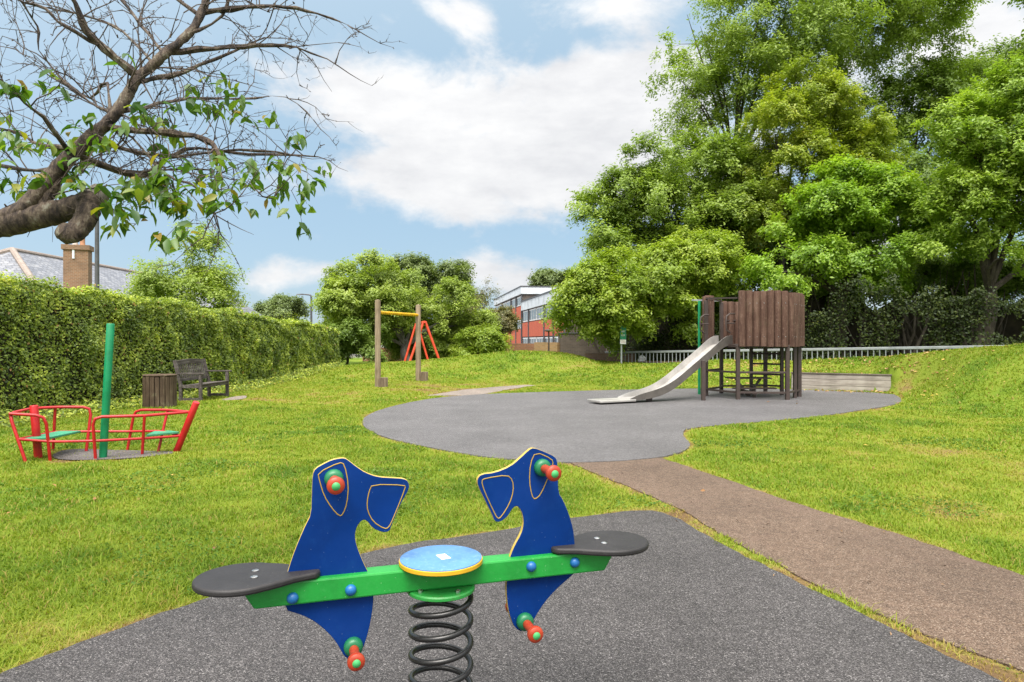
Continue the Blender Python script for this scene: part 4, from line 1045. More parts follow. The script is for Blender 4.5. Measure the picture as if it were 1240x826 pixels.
def swing():
    n = Vector(((514-CX)/F*27.5, 27.5, 2.12)); f = Vector(((504.5-CX)/F*31, 31, 2.12))
    root = thing('swing_frame', 'bright red double A-frame of a swing standing beyond the grass mound', 'swing frame', (n.x, n.y, 0))
    d = (f-n).normalized(); sd = Vector((-d.y, d.x, 0))
    MB().tube([n-d*.12, f+d*.12], .045, 12).build('top_bar', M['orange'], root, True)
    for p in (n, f):
        for s in (-1, 1):
            e = p+sd*s*.60; e.z = Hs(e.x, e.y)-.05
            MB().tube([p+Vector((0, 0, .02))+sd*s*.03, e], .05, 10).build('leg', M['orange'], root, True)
swing()

# ------------------------------------------------------------------ play tower with slide
def tower():
    C = Vector((5.80, 16.48, .016)); rr = 1.09
    root = thing('play_tower', 'brown log-clad hexagonal play tower on posts with a metal slide', 'play tower', C)
    hx = [C+Vector((rr*math.cos(R(a)), rr*math.sin(R(a)), 0)) for a in (-66, -6, 54, 114, 174, 234)]   # 0 front-right .. ccw
    fz = 1.24
    up = lambda p, z: Vector((p.x, p.y, C.z+z))
    for i, p in enumerate(hx):
        MB().beam(up(p, -.02), up(p, fz if i not in (4, 3) else 2.32), .085, .085).build('post', M['brownmetal'], root, bevel=.006)
    for a, b_, q in ((2, 3, .32), (1, 2, .5), (0, 1, .62)):
        p = hx[a].lerp(hx[b_], q); MB().beam(up(p, -.02), up(p, fz), .075, .075).build('post', M['brownmetal'], root, bevel=.006)
    MB().prism([up(p, fz-.05) for p in hx], [up(p, fz+.02) for p in hx]).build('platform', M['brownmetal'], root, bevel=.004)
    def panel(a, b_, h0, h1, t0=0, t1=1, out=.06):
        p, q = hx[a].lerp(hx[b_], t0), hx[a].lerp(hx[b_], t1); d = (q-p); L = d.length; d.normalize(); nrm = Vector((d.y, -d.x, 0))
        n = max(3, round(L/.15)); m = MB()
        for k in range(n):
            c = p+d*(L*(k+.5)/n)+nrm*(out+random.uniform(-.008, .008)); r = L/n*.535; hh = h1+random.uniform(-.015, .02)
            a0 = random.uniform(0, 6)
            m.lathe([(r*.97, h0+random.uniform(-.01, .01)), (r, h0+.2), (r*random.uniform(.96, 1.02), (h0+hh)/2), (r*.99, hh-.03), (r*.86, hh)], 10, Matrix.Translation(Vector((c.x, c.y, C.z))) @ Matrix.Rotation(a0, 4, 'Z'))
        o = m.build('log_panel', M['log'], root, True)
        for k in range(n):
            for zz in (h0+.22, h1-.27):
                c = p+d*(L*(k+.5)/n)+nrm*(out+L/n*.53); s = MB(); s.lathe([(.0085 if a == 5 else .005, -.004), (.007 if a == 5 else .004, .003), (.002, .004)], 8, Matrix.Translation(Vector((c.x, c.y, C.z+zz))) @ nrm.to_track_quat('Z', 'Y').to_matrix().to_4x4())
                s.build('bolt', M['galv'], o)
    panel(5, 0, fz-.03, fz+1.22); panel(0, 1, fz-.03, fz+1.20); panel(1, 2, fz-.03, fz+1.18); panel(4, 3, fz-.1, fz+1.20, .05, .50, -.06)
    panel(2, 3, fz-.03, fz+1.1, .55, 1)
    # rails round the foot
    for z, sides in ((.62, ((4, 5), (5, 0), (3, 4))), (.16, ((4, 5), (5, 0), (3, 4), (0, 1)))):
        for a, b_ in sides: MB().beam(up(hx[a], z), up(hx[b_], z), .05, .045).build('rail', M['brownmetal'], root, bevel=.004)
    # ladder on the back
    p, q = hx[1].lerp(hx[2], .5), hx[2].lerp(hx[3], .32)
    for z in (.22, .50, .76, 1.02): MB().beam(up(p, z), up(q, z), .04, .045).build('rung', M['brownmetal'], root)
    # bars and grab hoops at the slide mouth, fire pole
    a, b_ = hx[4], hx[5]; d = (b_-a).normalized(); o = Vector((d.y, -d.x, 0))
    MB().beam(up(a, fz+1.13), up(b_, fz+1.08), .035, .035).build('cross_bar', M['brownmetal'], root)
    MB().beam(up(hx[3], fz+1.12), up(hx[4], fz+1.12), .035, .035).build('cross_bar', M['brownmetal'], root)
    MB().beam(up(hx[3], fz+.62), up(hx[2], fz+.62), .03, .03).build('cross_bar', M['brownmetal'], root)
    for pt, s in ((a+d*.10, 1), (b_-d*.10, -1)):
        w = o*.26
        MB().tube([up(pt, fz+.72), up(pt+w*.55, fz+.72), up(pt+w*.92, fz+.66), up(pt+w, fz+.52), up(pt+w*.92, fz+.34), up(pt+w*.5, fz+.28)], .019, 8).tube([up(pt+w*.98, fz+.50), up(pt, fz+.50)], .014, 6).build('grab_rail', M['brownmetal'], root, True)
    g = Vector((4.69, 17.10, 0)); gp = up(g, 0)
    MB().tube([gp-Vector((0, 0, .03)), up(g, fz+1.10)], .035, 12).build('fire_pole', M['green_pole'], root, True)
    MB().beam(up(g+Vector((-.18, 0, 0)), fz+1.12), up(hx[3]+Vector((0, 0, 0)), fz+1.12), .04, .04).build('pole_bracket', M['galv'], root)
    # slide
    T = (hx[4]+hx[5])/2; T = Vector((T.x, T.y, C.z)); dr = Vector((math.cos(R(206.5)), math.sin(R(206.5)), 0)); wv = Vector((-dr.y, dr.x, 0))
    prof = [(-.12, 1.27, .20), (.04, 1.265, .20), (.16, 1.225, .18), (.5, 1.0, .165), (1.0, .68, .16), (1.42, .41, .155), (1.68, .27, .15), (1.95, .17, .14), (2.25, .115, .125), (2.5, .095, .10), (2.68, .088, .055), (2.8, .085, .012)]
    xs = [(-.235, 1), (-.225, 1), (-.215, 0), (-.1, 0), (.1, 0), (.215, 0), (.225, 1), (.235, 1), (.235, -1), (-.235, -1)]
    def lerp_prof(n=44):
        out = []
        ts = np.linspace(prof[0][0], prof[-1][0], n)
        pa = np.array(prof); k = np.interp(ts, pa[:, 0], pa[:, 1]); h = np.interp(ts, pa[:, 0], pa[:, 2])
        for _ in range(3):
            k[1:-1] = (k[:-2]+2*k[1:-1]+k[2:])/4; h[1:-1] = (h[:-2]+2*h[1:-1]+h[2:])/4
        return list(zip(ts, k, h))
    m = MB(); prev = None; ring0 = None
    for tt, z, hh in lerp_prof():
        ring = []
        for x, kk in xs:
            zz = z+(hh if kk == 1 else 0 if kk == 0 else -.035); ring.append(T+dr*tt+wv*x+Vector((0, 0, zz)))
        n = len(ring)
        if prev:
            for i in range(n): m.add([prev[i], prev[(i+1) % n], ring[(i+1) % n], ring[i]], [(0, 1, 2, 3)], 1 if i in (7, 8, 9) else 0)
        else: m.add(ring, [tuple(range(n))])
        prev = ring
    m.add(prev, [tuple(range(len(prev)-1, -1, -1))])
    o = m.build('slide_chute', [M['steel'], M['slide_side']], root, True, autosmooth=35)
    bm = bmesh.new(); bm.from_mesh(o.data); bmesh.ops.remove_doubles(bm, verts=bm.verts, dist=1e-5); bmesh.ops.recalc_face_normals(bm, faces=bm.faces); bm.to_mesh(o.data); bm.free()
    o.data.set_sharp_from_angle(angle=R(32))
    m = MB(); q = T+dr*3.12+Vector((0, 0, .058)); rot = Matrix.Rotation(R(206.5), 3, 'Z'); m.box(q, (.92, .52, .05), rot); m.build('slide_foot', M['steel'], root, bevel=.012)
    p = T+dr*2.12; MB().beam(p+Vector((0, 0, -.02)), p+Vector((0, 0, .11)), .12, .12).build('slide_support', M['brownmetal'], root)
    p = T+dr*.40+wv*.0; 
    p = Vector((4.30, 15.35, C.z)); MB().beam(p+Vector((0, 0, -.02)), p+Vector((0, 0, .90)), .085, .085).build('slide_support', M['brownmetal'], root, bevel=.005)
tower()
def table():
    C = Vector((5.72, 16.55, .016)); root = thing('picnic_table', 'small dark picnic table tucked under the play tower', 'table', C)
    m = MB()
    for k in range(4): m.box(C+Vector((0, -.17+.115*k, .44)), (.98, .10, .03))
    m.build('tabletop_planks', M['brownmetal'], root, bevel=.003)
    for s in (-1, 1):
        MB().beam(C+Vector((.04*s, 0, .05)), C+Vector((.30*s, 0, .425)), .06, .05).build('brace', M['brownmetal'], root)
        MB().box(C+Vector((0,   .42*s, .22)), (1.0, .18, .035)).build('bench_plank', M['brownmetal'], root, bevel=.003)
    MB().box(C+Vector((0, 0, .10)), (.09, 1.0, .06)).box(C+Vector((0, -.42, .11)), (.06, .06, .22)).box(C+Vector((0, .42, .11)), (.06, .06, .22)).box(C+Vector((0, 0, .03)), (.09, .09, .10)).build('base', M['brownmetal'], root)
table()

# ------------------------------------------------------------------ timber retaining wall
def timber():
    a = Vector((*TW_A, 0)); b_ = Vector((*TW_B, 0)); d = (b_-a); L = d.length; ang = math.atan2(d.y, d.x)
    root = thing('timber_wall', 'low retaining wall of three stacked grey timber sleepers behind the play tower', 'retaining wall', a)
    rot = Matrix.Rotation(ang, 3, 'Z'); d.normalize()
    z = -.03
    for k, h in enumerate((.165, .175, .135)):
        o = MB().box((0, 0, 0), (L-.01*k, .12, h-.006)).build('sleeper', M['sleeper'], None, bevel=.008)
        o.parent = root; o.location = (b_-a)/2+Vector((0, 0, z+h/2)); o.rotation_euler = (0, R(.4), ang); z += h
    o = MB().box((0, 0, 0), (L+.03, .16, .035)).build('capping', M['sleeper_top'], None, bevel=.006)
    o.parent = root; o.location = (b_-a)/2+Vector((0, 0, z+.015)); o.rotation_euler = (0, R(.4), ang)
    o = MB().box((0, 0, 0), (.10, 1.15, .44)).build('end_sleeper', M['sleeper_top'], None, bevel=.008)
    o.parent = root; o.location = (b_-a)+Vector((-.02, .60, .22)); o.rotation_euler = (0, 0, ang)
timber()

# ------------------------------------------------------------------ railing and low brick walls behind the bank
FA, FB = Vector((3.95, 29.0, .86)), Vector((15.6, 17.1, 1.26))
def railing():
    root = thing('metal_railing', 'long grey galvanised railing with thin uprights along the top of the grass bank', 'railing', (FA.x, FA.y, 0))
    d = FB-FA; L = d.length
    MB().beam(FA, FB, .06, .085).build('top_rail', M['galv'], root, bevel=.012)
    MB().beam(FA-Vector((0, 0, .72)), FB-Vector((0, 0, .72)), .04, .04).build('bottom_rail', M['galv'], root)
    n = int(L/.172); pk = None
    for k in range(n+1):
        p = FA.lerp(FB, k/n)
        if pk is None:
            pk = MB().box(p-Vector((0, 0, .40)), (.024, .024, .74)).build('picket', M['galv'], root); p0 = p
        else:
            c = pk.copy(); COL.objects.link(c); c.parent = root; c.location = p-p0
railing()
m_wall = brick('brown_brick', (.13, .075, .05), (.20, .115, .075), (.16, .14, .12), grime=(.07, .055, .04))
m_wallo = brick('orange_brick', (.30, .115, .05), (.22, .09, .045), (.26, .2, .15), grime=(.11, .06, .035))
m_walld = brick('dark_brick', (.07, .05, .042), (.11, .08, .065), (.13, .115, .10))
m_red = brick('red_hung_tile', (.62, .135, .065), (.50, .10, .05), (.30, .075, .045), .17, .10, grime=(.42, .09, .05))
m_chim = brick('chimney_brick', (.28, .145, .075), (.19, .10, .055), (.30, .25, .19), uaxis='XY', grime=(.10, .065, .045))
def walls():
    d = (FB-FA); ang = math.atan2(d.y, d.x); L = Vector((d.x, d.y)).length; off = Vector((-math.sin(ang), math.cos(ang), 0))*.14
    o = MB().box((L/2+.6, 0, .14), (L+1, .2, .85)).build('low_wall', m_wall); o.location = (FA.x+off.x, FA.y+off.y, -.08); o.rotation_euler = (0, -math.atan2(.40, L), ang)
    tag(o, 'low brown brick wall running under the metal railing', 'wall')
    a = Vector((3.15, 29.1, 0)); b_ = Vector((5.05, 28.25, 0)); dd = b_-a
    o = MB().box((dd.length/2, 0, .35), (dd.length, .24, 1.0)).build('low_wall', m_wall); o.location = (a.x, a.y, 0); o.rotation_euler = (0, 0, math.atan2(dd.y, dd.x)); tag(o, 'short brown brick wall standing behind the green sign post', 'wall')
    pts = [(440,421,38), (564,424,37), (615,417.5,36), (649,416,34.5)]
    root = thing('garden_wall', 'long mossy red-brown brick garden wall at the foot of the brick flats', 'wall', (0, 36, 0))
    for i in range(len(pts)-1):
        a, b_ = P(*pts[i]), P(*pts[i+1]); dd = Vector((b_.x-a.x, b_.y-a.y, 0)); top = max(a.z, b_.z); bot = -.3
        o = MB().box((dd.length/2, 0, 0), (dd.length, .22, top-bot)).build('wall_bay', m_wallo); o.parent = root
        o.location = Vector((a.x, a.y, (top+bot)/2))-Vector((0, 36, 0)); o.rotation_euler = (0, 0, math.atan2(dd.y, dd.x))
    a, b_ = P(649,414.6,34.4), P(677,414.6,33.2); dd = Vector((b_.x-a.x, b_.y-a.y, 0))
    m2 = brick('pale_mossy_brick', (.36, .20, .09), (.26, .14, .06), (.3, .24, .17), grime=(.20, .15, .06))
    o = MB().box((dd.length/2, 0, 0), (dd.length, .26, a.z+.3)).build('wall_bay', m2); o.parent = root; o.location = Vector((a.x, a.y, (a.z-.3)/2))-Vector((0, 36, 0)); o.rotation_euler = (0, 0, math.atan2(dd.y, dd.x))
    o = MB().box((0, 0, 0), (2.2, 1.6, 2.3)).build('brick_shed', m_walld)
    sh = P(678, 404, 33.0); o.location = (sh.x+1.12, sh.y+.8, sh.z-1.15)
    MB().box(o.location+Vector((0, 0, 1.18)), (2.28, 1.68, .06)).build('shed_roof', M['darkmetal'], None).parent = o
    o.children[0].data.transform(Matrix.Translation(-Vector(o.location)))
    tag(o, 'dark brick shed wall under the small leaning tree', 'shed')
walls()

# ------------------------------------------------------------------ brick flats
def flats():
    Y0 = 74.0; X0 = 13/F*Y0; u = Vector((-.1448, .9895, 0)); nrm = Vector((-.9895, -.1448, 0))     # facade runs away along u and looks along nrm
    ang = math.atan2(u.y, u.x)
    def block(name, label, s0, s1, ztop, fz, bands, depth, endbrick):
        root = thing(name, label, 'flats', (X0, Y0, -2))
        O = Vector((X0, Y0, 0))
        def W(s, z, n=0): return O+u*s+nrm*n+Vector((0, 0, z))
        def bx(nm, sa, sb, za, zb_, na, nb, mat, parent=root, bevel=0):
            o = MB().box(((sa+sb)/2, (na+nb)/2, (za+zb_)/2), (sb-sa, nb-na, zb_-za)).build(nm, mat, None, bevel=bevel)
            o.parent = root; o.location = O-Vector(root.location); o.rotation_euler = (0, 0, ang)
            if parent is not root:
                o.parent = parent; o.location = (0, 0, 0); o.rotation_euler = (0, 0, 0)
            return o
        bx('wall', s0, s1, -2, ztop-.05, -depth, 0, endbrick)
        bx('fascia', s0-.15, s1+.1, fz, ztop, -depth-.1, .22, M['fascia'])
        bx('roof_edge', s0-.2, s1+.15, ztop, ztop+.12, -depth-.15, .28, M['darkmetal'])
        k = 0
        for za, zb_, kind in bands:
            if kind == 'tile': bx('tile_cladding', s0+.05, s1-.05, za, zb_, 0.002, .09, m_red)
            else:
                n = max(2, round((s1-s0)/4.2)); w = (s1-s0)/n
                for i in range(n):
                    a = s0+i*w+.14; b_ = s0+(i+1)*w-.14
                    fr = bx('window', a, b_, za+.05, zb_-.05, .003, .06, M['white_paint'])
                    for j in range(3):
                        ww = (b_-a)/3; bx('pane', a+j*ww+.12, a+(j+1)*ww-.12, za+.17, zb_-.17, .03, .075, M['glass'], fr)
        n = max(2, round((s1-s0)/4.2)); w = (s1-s0)/n
        for i in range(n):
            if i in (1,) or n < 4 or i % 2 == 0: bx('drainpipe', s0+i*w-.07, s0+i*w+.07, -2, fz, .06, .2, M['darkmetal'])
        return root
    z = lambda y, D=Y0: EYE-(y-CY)/F*D
    block('brick_flats', 'taller red tile-hung block of flats with two rows of windows and white roof band', 0, 24.5, z(347.5), z(356), [(z(370), z(357.5), 'win'), (z(386), z(370.5), 'tile'), (z(398), z(386.5), 'win'), (z(418), z(398.5), 'tile')], 13, m_walld)
    block('brick_flats', 'lower red tile-hung block of flats half hidden by the small leaning tree', -21, -.3, z(367)+.05, z(376.5), [(z(391), z(377), 'win'), (z(408), z(391.5), 'tile'), (z(421), z(408.5), 'win')], 13, m_walld)
flats()

# ------------------------------------------------------------------ house behind the hedge
def house():
    A = Vector((-27.8, 38, 6.40)); zE = 3.4; hw = 5.2; hip = 5.0; back = 15
    root = thing('slate_house', 'house with grey slate hipped roof and tall brick chimney behind the hedge', 'house', (A.x, A.y, -.5))
    m, t, b = newmat('slate'); co = t.geopos()
    sp = t.new('ShaderNodeSeparateXYZ'); t.link(co, sp.inputs[0]); cb = t.new('ShaderNodeCombineXYZ'); t.link(t.math('ADD', sp.outputs[1], sp.outputs[0]), cb.inputs[0]); t.link(t.math('MULTIPLY', sp.outputs[2], 1.7), cb.inputs[1])
    br = t.new('ShaderNodeTexBrick'); t.link(cb.outputs[0], br.inputs['Vector']); br.inputs['Scale'].default_value = 1; br.inputs['Brick Width'].default_value = .34; br.inputs['Row Height'].default_value = .26
    br.inputs['Mortar Size'].default_value = .018; br.inputs['Color1'].default_value = (.13, .14, .165, 1); br.inputs['Color2'].default_value = (.19, .20, .23, 1); br.inputs['Mortar'].default_value = (.07, .07, .08, 1)
    n = t.noise(co, 2.5, 8, .7); c = t.mix(t.ramp(n, [(.5, (0, 0, 0)), (.68, (.7, .7, .7))]), br.outputs[0], (.36, .36, .37, 1)); t.link(c, b.inputs['Base Color']); b.inputs['Roughness'].default_value = .6
    r1, r2 = A, A+Vector((0, back, 0)); x0, x1, y0, y1 = A.x-hw, A.x+hw, A.y-hip, A.y+back+hip
    e = [Vector((x0, y0, zE)), Vector((x1, y0, zE)), Vector((x1, y1, zE)), Vector((x0, y1, zE))]
    MB().add(e+[r1, r2], [(0, 1, 4), (1, 2, 5, 4), (2, 3, 5), (3, 0, 4, 5), (3, 2, 1, 0)]).build('roof', m, root)
    MB().box(((x0+x1)/2, (y0+y1)/2, zE/2-.3), (x1-x0-.8, y1-y0-.8, zE+.5)).build('wall', m_chim, root)
    h = paint('hip_tile', (.27, .22, .19), .8); mb = MB()
    mb.tube([r1+Vector((0, 0, .03)), r2+Vector((0, 0, .03))], .13, 8)
    for q, p in ((e[0], r1), (e[1], r1), (e[2], r2), (e[3], r2)): mb.tube([p+Vector((0, 0, .03)), q+Vector((0, 0, .03))], .16, 8)
    mb.build('ridge_tiles', h, root, True)
    c = Vector((-22.95, 36.1, 0)); w, d_ = 1.15, .75; rot = Matrix.Rotation(R(18), 3, 'Z'); zt = P(93,303,36).z
    ch = MB().box(c+Vector((0, 0, (zt+2.6)/2)), (w, d_, zt-2.6), rot).box(c+Vector((0, 0, zt+.12)), (w+.16, d_+.16, .26), rot).build('chimney', m_chim, root, bevel=.01)
    pm = paint('clay_pot', (.40, .20, .11), .8); pm2 = paint('pale_pot', (.5, .46, .40), .8)
    for dx, mm, hh in ((-.12, pm2, .62), (.22, pm, .72)):
        MB().lathe([(.15, 0), (.12, .1), (.11, hh-.1), (.14, hh-.06), (.14, hh)], 14, Matrix.Translation(c+rot @ Vector((dx, 0, 0))+Vector((0, 0, zt+.25)))).build('chimney_pot', mm, ch, True)
    lb = MB().box(c+rot @ Vector((-.1, -d_/2-.03, -.0))+Vector((0, 0, zt-.1)), (.10, .03, .75), rot).build('flue_pipe', M['fascia'], ch)
    o = MB().add([Vector((-22.4, 43, 2.6)), Vector((-17.2, 43, 2.6)), Vector((-17.2, 50, 2.6)), Vector((-22.4, 50, 2.6)), Vector((-22.4, 45, 5.5)), Vector((-19.5, 46.5, 4.6)), Vector((-22.4, 48, 5.5))], [(0,1,5,4),(1,2,5),(2,3,6,5),(4,5,6),(0,4,6,3),(3,2,1,0)]).build('side_roof', m, root)
house()
def lamp(name, label, base, top, arm, hl, r):
    z0 = -.4; b_ = Vector((base[0], base[1], z0)); root = thing(name, label, 'street lamp', b_)
    t = Vector((base[0], base[1], top)); pts = [b_, b_.lerp(t, .2), b_.lerp(t, .9)]; k = abs(arm)*.45; sg = 1 if arm > 0 else -1
    pts += [t-Vector((0, 0, k)), t+Vector((sg*k*.15, 0, -k*.35)), t+Vector((sg*k*.5, 0, -k*.08)), t+Vector((sg*k, 0, 0)), t+Vector((arm, 0, .03))]
    MB().tube(pts, [r*1.5, r*1.2, r, r, r*.9, r*.8, r*.75, r*.7], 10).build('pole', M['darkmetal'], root, True)
    e = pts[-1]; m = MB(); s2 = sg
    m.prism([e+Vector((s2*x*hl, y, z)) for x, y, z in ((0,-.06,-.03),(.3,-.14,-.06),(1,-.12,-.05),(1,.12,-.05),(.3,.14,-.06),(0,.06,-.03))], [e+Vector((s2*x*hl, y, z)) for x, y, z in ((0,-.05,.04),(.3,-.12,.07),(1,-.08,.03),(1,.08,.03),(.3,.12,.07),(0,.05,.04))])
    m.build('lantern', M['darkmetal'], root, bevel=.01)
lamp('street_lamp', 'dark curved street lamp rising behind the far end of the hedge', ((377-CX)/F*60, 60), P(377,357,60).z, -.55, .75, .085)
lamp('street_lamp', 'tall dark street lamp post beside the brick chimney, its head among the cherry leaves', ((117.5-CX)/F*26, 26), P(117.5,250,26).z, -.4, .55, .075)

# ------------------------------------------------------------------ sign, hooded post, caught sheet
def small():
    p = P(752.5, 449, 26.3); z0 = Hs(p.x, p.y)-.05
    root = thing('notice_sign', 'small green notice above a white plate on a grey post by the brick wall', 'sign', (p.x, p.y, z0))
    top = P(753, 394.5, 26.3).z
    MB().tube([(p.x, p.y, z0), (p.x, p.y, top)], .035, 12).build('pole', M['galv'], root, True)
    c = P(754.3, 403, 26.25); o = MB().box(c+Vector((0, -.045, 0)), (.235, .012, .50)).build('green_plate', M['sign_green'], root, bevel=.003)
    c2 = P(754.3, 414, 26.25); MB().box(c2+Vector((0, -.045, 0)), (.225, .012, .17)).build('white_plate', M['white_paint'], root, bevel=.003)
    mk = MB(); rnd = random.Random(3)
    for zz, hh in ((.075, .03), (.035, .022), (-.085, .03), (-.12, .02)):
        x = -.07
        while x < .065:
            w = rnd.uniform(.012, .026); mk.box(c+Vector((x+w/2, -.0523, zz)), (w, .002, hh*rnd.uniform(.75, 1))); x += w+.008
    mk.build('lettering', M['white_paint'], o)
    mk = MB()
    for zz in (.04, .0, -.035):
        x = -.08
        while x < .075:
            w = rnd.uniform(.012, .026); mk.box(c2+Vector((x+w/2, -.0523, zz)), (w, .002, .016)); x += w+.008
    mk.build('lettering', paint('faded_red', (.45, .22, .2), .6), root.children[-1])
    p = P(664.5, 432, 31); top = P(664.5, 401, 31)
    root = thing('path_lamp', 'short brown post with a flat hooded head in front of the garden wall', 'post', (p.x, p.y, p.z-.3))
    MB().tube([(p.x, p.y, p.z-.3), (p.x, p.y, top.z)], .035, 10).build('pole', M['brownmetal'], root, True)
    MB().lathe([(.10, -.03), (.19, .0), (.20, .03), (.13, .075), (.03, .085)], 16, Matrix.Translation((p.x, p.y, top.z))).build('hood', M['brownmetal'], root, True)
    # white plastic sheet caught on the railing end
    c = P(776, 438, 28.0); bm = bmesh.new(); bmesh.ops.create_grid(bm, x_segments=12, y_segments=16, size=.5)
    for v in bm.verts:
        x, y = v.co.x, v.co.y; w = .20+.06*math.sin(y*7)+(.05 if y < 0 else 0)
        v.co = (c.x+x*w*1.3+.05*math.sin(y*5), c.y-.12+.04*math.sin(x*11+y*6)+.03*math.sin(y*17), c.z+.02+y*.52*(1-.25*abs(x)*2*(y > .2)))
    me = bpy.data.meshes.new('plastic_sheet'); bm.to_mesh(me); bm.free(); me.materials.append(M['white_paint'])
    o = bpy.data.objects.new('plastic_sheet', me); COL.objects.link(o); s = o.modifiers.new('solid', 'SOLIDIFY'); s.thickness = .004
    tag(o, 'crumpled white plastic sheet caught on the end of the railing', 'plastic sheet')
small()

# ------------------------------------------------------------------ fallen leaves, dandelions
def litter():
    xs = []; ys = []
    def sc(n, x, y, sx, sy):
        xs.append(RNG.normal(x, sx, n)); ys.append(RNG.normal(y, sy, n))
    sc(300, 8.5, 21.3, 1.6, .9); sc(150, 10.3, 19.6, 1.0, .9); sc(150, 9.2, 18.0, 1.2, .25); sc(160, 9.8, 16.4, 1.0, .9); sc(90, 7.3, 19.8, .6, .6)
    xs.append(RNG.uniform(-6, 6, 60)); ys.append(RNG.uniform(3.2, 20, 60)); sc(14, -3.8, 5.5, 1.6, 1.4)
    xs.append(np.array([6.05, 5.6, 6.3])); ys.append(np.array([14.5, 14.9, 15.1]))
    x = np.concatenate(xs); y = np.concatenate(ys); d = poly_sd(x, y, BIG0); k = (poly_sd(x, y, NEAR) > .1) & ((d > .02) | ((d > -.5) & (y > 17.3)) | (np.arange(len(x)) >= len(x)-3)); x, y = x[k], y[k]; n = len(x)
    z = np.maximum(H(x, y), 0)+.032
    z = np.where(poly_sd(x, y, BIG) < 0, .024, z)
    V, fl, sz, k = leaf_arrays(np.stack([x, y, z], 1), np.array([0, 0, 1.])+RNG.normal(size=(n, 3))*.3, np.interp(y, [3, 20], [.042, .085]), .6, 0)
    m = leafmat('fallen_leaf', [(0, (.16, .075, .03)), (.4, (.36, .19, .07)), (.8, (.48, .33, .15)), (1, (.55, .36, .05))], .15, gain=1.0)
    tag(np_mesh('fallen_leaves', V, fl, sz, m, None, np.repeat(RNG.random(n), k)), 'scattered tan and yellow fallen leaves on the grass', 'fallen leaves', kind='stuff')
litter()

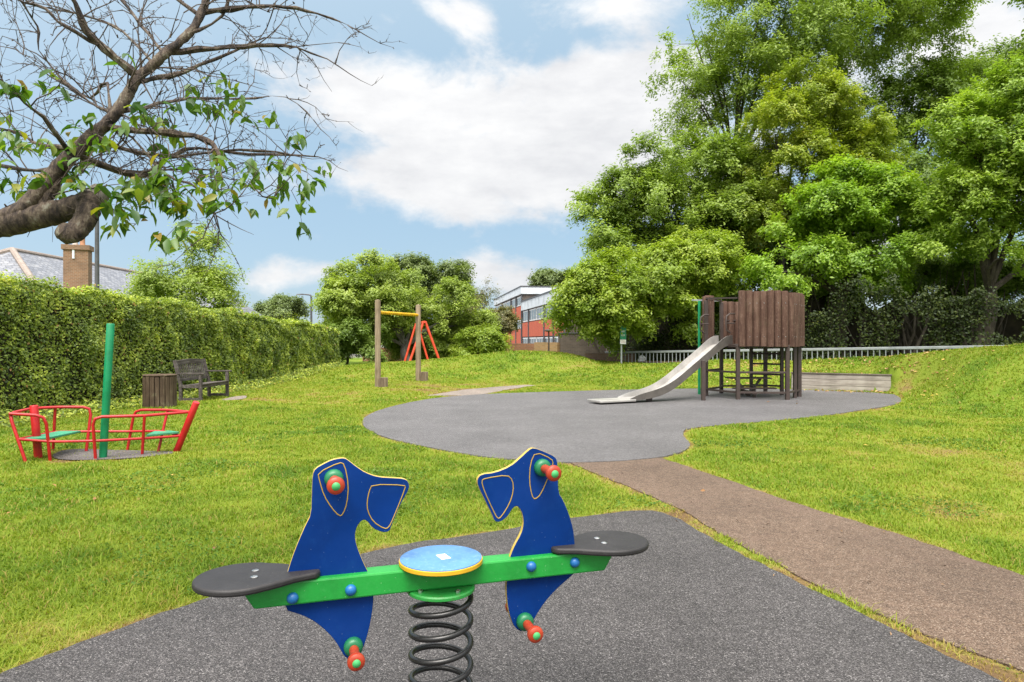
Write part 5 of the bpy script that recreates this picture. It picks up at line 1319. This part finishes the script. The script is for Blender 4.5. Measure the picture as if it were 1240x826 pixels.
# ------------------------------------------------------------------ sky, sun, camera
def world():
    w = bpy.data.worlds.new('World'); scene.world = w; w.use_nodes = True; t = NT(w.node_tree)
    bg = t.n['Background']; el, az = R(63), R(190)
    sky = t.new('ShaderNodeTexSky'); sky.sky_type = 'NISHITA'; sky.sun_disc = False; sky.sun_elevation = el; sky.sun_rotation = az
    sky.air_density = 1.0; sky.dust_density = .8; sky.ozone_density = 1.6
    co = t.new('ShaderNodeTexCoord').outputs['Generated']
    nv = t.new('ShaderNodeVectorMath', operation='NORMALIZE'); t.link(co, nv.inputs[0]); sp = t.new('ShaderNodeSeparateXYZ'); t.link(nv.outputs[0], sp.inputs[0])
    A = t.math('ARCTAN2', sp.outputs[0], sp.outputs[1]); E = t.math('ARCSINE', sp.outputs[2])
    # wobble of the cloud edges
    st = t.scale(nv.outputs[0], (1, 1, 1.7))
    n1 = t.noise(st, 5.5, 9, .60, .3); n2 = t.noise(st, 16, 8, .62, .2)
    tot = None
    for px, py, rx, ry, wgt in [(600,150,190,62,1.02), (470,125,95,42,1.0), (720,125,110,60,1.1), (640,230,150,40,.88), (480,225,85,30,.55), (780,190,70,70,.72), (590,265,60,18,.6), (500,205,110,20,.6),
                               (520,15,62,22,.9), (575,35,30,20,.6), (575,325,75,30,1.15), (630,340,45,20,.8), (350,335,65,22,1.0), (400,325,30,14,.7), (770,5,90,22,.9), (1190,60,90,55,1.0), (800,75,45,16,.5),
                               (230,45,110,40,.45), (330,60,60,50,.3), (45,160,60,20,.4), (300,215,90,18,.5), (80,215,60,14,.4), (1050,60,200,90,.7), (1000,300,300,120,.8), (760,320,40,10,.3)]:
        a0 = math.atan2(px-CX, F); e0 = math.atan2(CY-py, math.hypot(F, px-CX)); ra = rx/F*math.cos(a0)**2; re = ry/F*.95
        dx = t.math('MULTIPLY', t.math('SUBTRACT', A, a0), 1/ra); dy = t.math('MULTIPLY', t.math('SUBTRACT', E, e0), 1/re)
        q = t.math('ADD', t.math('MULTIPLY', dx, dx), t.math('MULTIPLY', dy, dy))
        g = t.math('MULTIPLY', t.math('EXPONENT', t.math('MULTIPLY', q, -.9)), wgt)
        tot = g if tot is None else t.math('ADD', tot, g)
    # elsewhere round the sky: broken cloud
    n3 = t.noise(st, 2.2, 5, .55); back = t.math('SUBTRACT', 1.0, t.math('MULTIPLY', t.math('ADD', sp.outputs[1], .15), 2.2, clamp=True), clamp=True)
    tot = t.math('ADD', tot, t.math('MULTIPLY', t.math('MULTIPLY_ADD', n3, 3.0, -.85), back))
    f = t.math('ADD', tot, t.math('MULTIPLY_ADD', n1, 3.0, -1.5)); f = t.math('ADD', f, t.math('MULTIPLY_ADD', n2, .9, -.45))
    mr = t.new('ShaderNodeMapRange', interpolation_type='SMOOTHSTEP'); mr.inputs[1].default_value = .38; mr.inputs[2].default_value = 1.22; t.link(f, mr.inputs[0])
    # cloud brightness: greyer undersides and folds
    n4 = t.noise(t.scale(nv.outputs[0], (1, 1, 2.6)), 6.0, 8, .6)
    shade = t.ramp(n4, [(.34, (3.7, 3.72, 3.86)), (.48, (4.35, 4.35, 4.42)), (.62, (4.9, 4.88, 4.88))])
    cf = t.math('MULTIPLY', mr.outputs[0], .94)
    skc = t.mix(1.0, sky.outputs[0], SKYGAIN, 'MULTIPLY')
    hz = t.mix(.6, skc, (1.62, 3.12, 4.15, 1))
    c = t.mix(cf, hz, shade)
    # added out-of-view glow around the sun and overhead, for soft fill
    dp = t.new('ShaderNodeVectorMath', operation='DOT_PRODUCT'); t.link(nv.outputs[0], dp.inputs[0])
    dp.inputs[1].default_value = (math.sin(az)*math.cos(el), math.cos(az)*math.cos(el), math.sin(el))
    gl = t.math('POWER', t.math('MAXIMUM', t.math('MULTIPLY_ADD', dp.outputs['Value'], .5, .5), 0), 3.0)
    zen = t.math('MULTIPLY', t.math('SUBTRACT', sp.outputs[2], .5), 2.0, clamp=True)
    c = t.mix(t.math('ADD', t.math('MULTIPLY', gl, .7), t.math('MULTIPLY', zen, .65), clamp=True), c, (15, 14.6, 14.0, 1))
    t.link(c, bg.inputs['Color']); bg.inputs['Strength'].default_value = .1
    s = bpy.data.lights.new('Sun', 'SUN'); s.energy = 3.1; s.angle = R(40); s.color = (1, .95, .88)
    so = bpy.data.objects.new('Sun', s); COL.objects.link(so)
    # sky sun_rotation is measured from +Y, clockwise seen from above
    d = Vector((math.sin(az)*math.cos(el), math.cos(az)*math.cos(el), math.sin(el)))
    so.rotation_euler = (-d).to_track_quat('-Z', 'Y').to_euler(); so.location = d*50
SKYGAIN = (.80, .66, .66, 1)
world()
cam = bpy.data.cameras.new('Camera'); co = bpy.data.objects.new('Camera', cam); COL.objects.link(co)
co.location = (0, 0, EYE); co.rotation_euler = (R(90), 0, 0); cam.lens = 24.01; cam.sensor_width = 36; cam.clip_end = 3000; cam.clip_start = .05
scene.camera = co
scene.render.engine = 'CYCLES'
scene.view_settings.view_transform = 'Standard'; scene.view_settings.look = 'None'; scene.view_settings.exposure = .95; scene.view_settings.gamma = 1
scene.view_settings.use_curve_mapping = False
scene.cycles.use_denoising = True
try: scene.cycles.denoiser = 'OPENIMAGEDENOISE'
except Exception: pass
scene.cycles.max_bounces = 6; scene.cycles.diffuse_bounces = 3; scene.cycles.glossy_bounces = 3; scene.cycles.transmission_bounces = 4; scene.cycles.transparent_max_bounces = 4
scene.cycles.caustics_reflective = False; scene.cycles.caustics_refractive = False
scene.cycles.sample_clamp_indirect = 4
scene.render.film_transparent = False
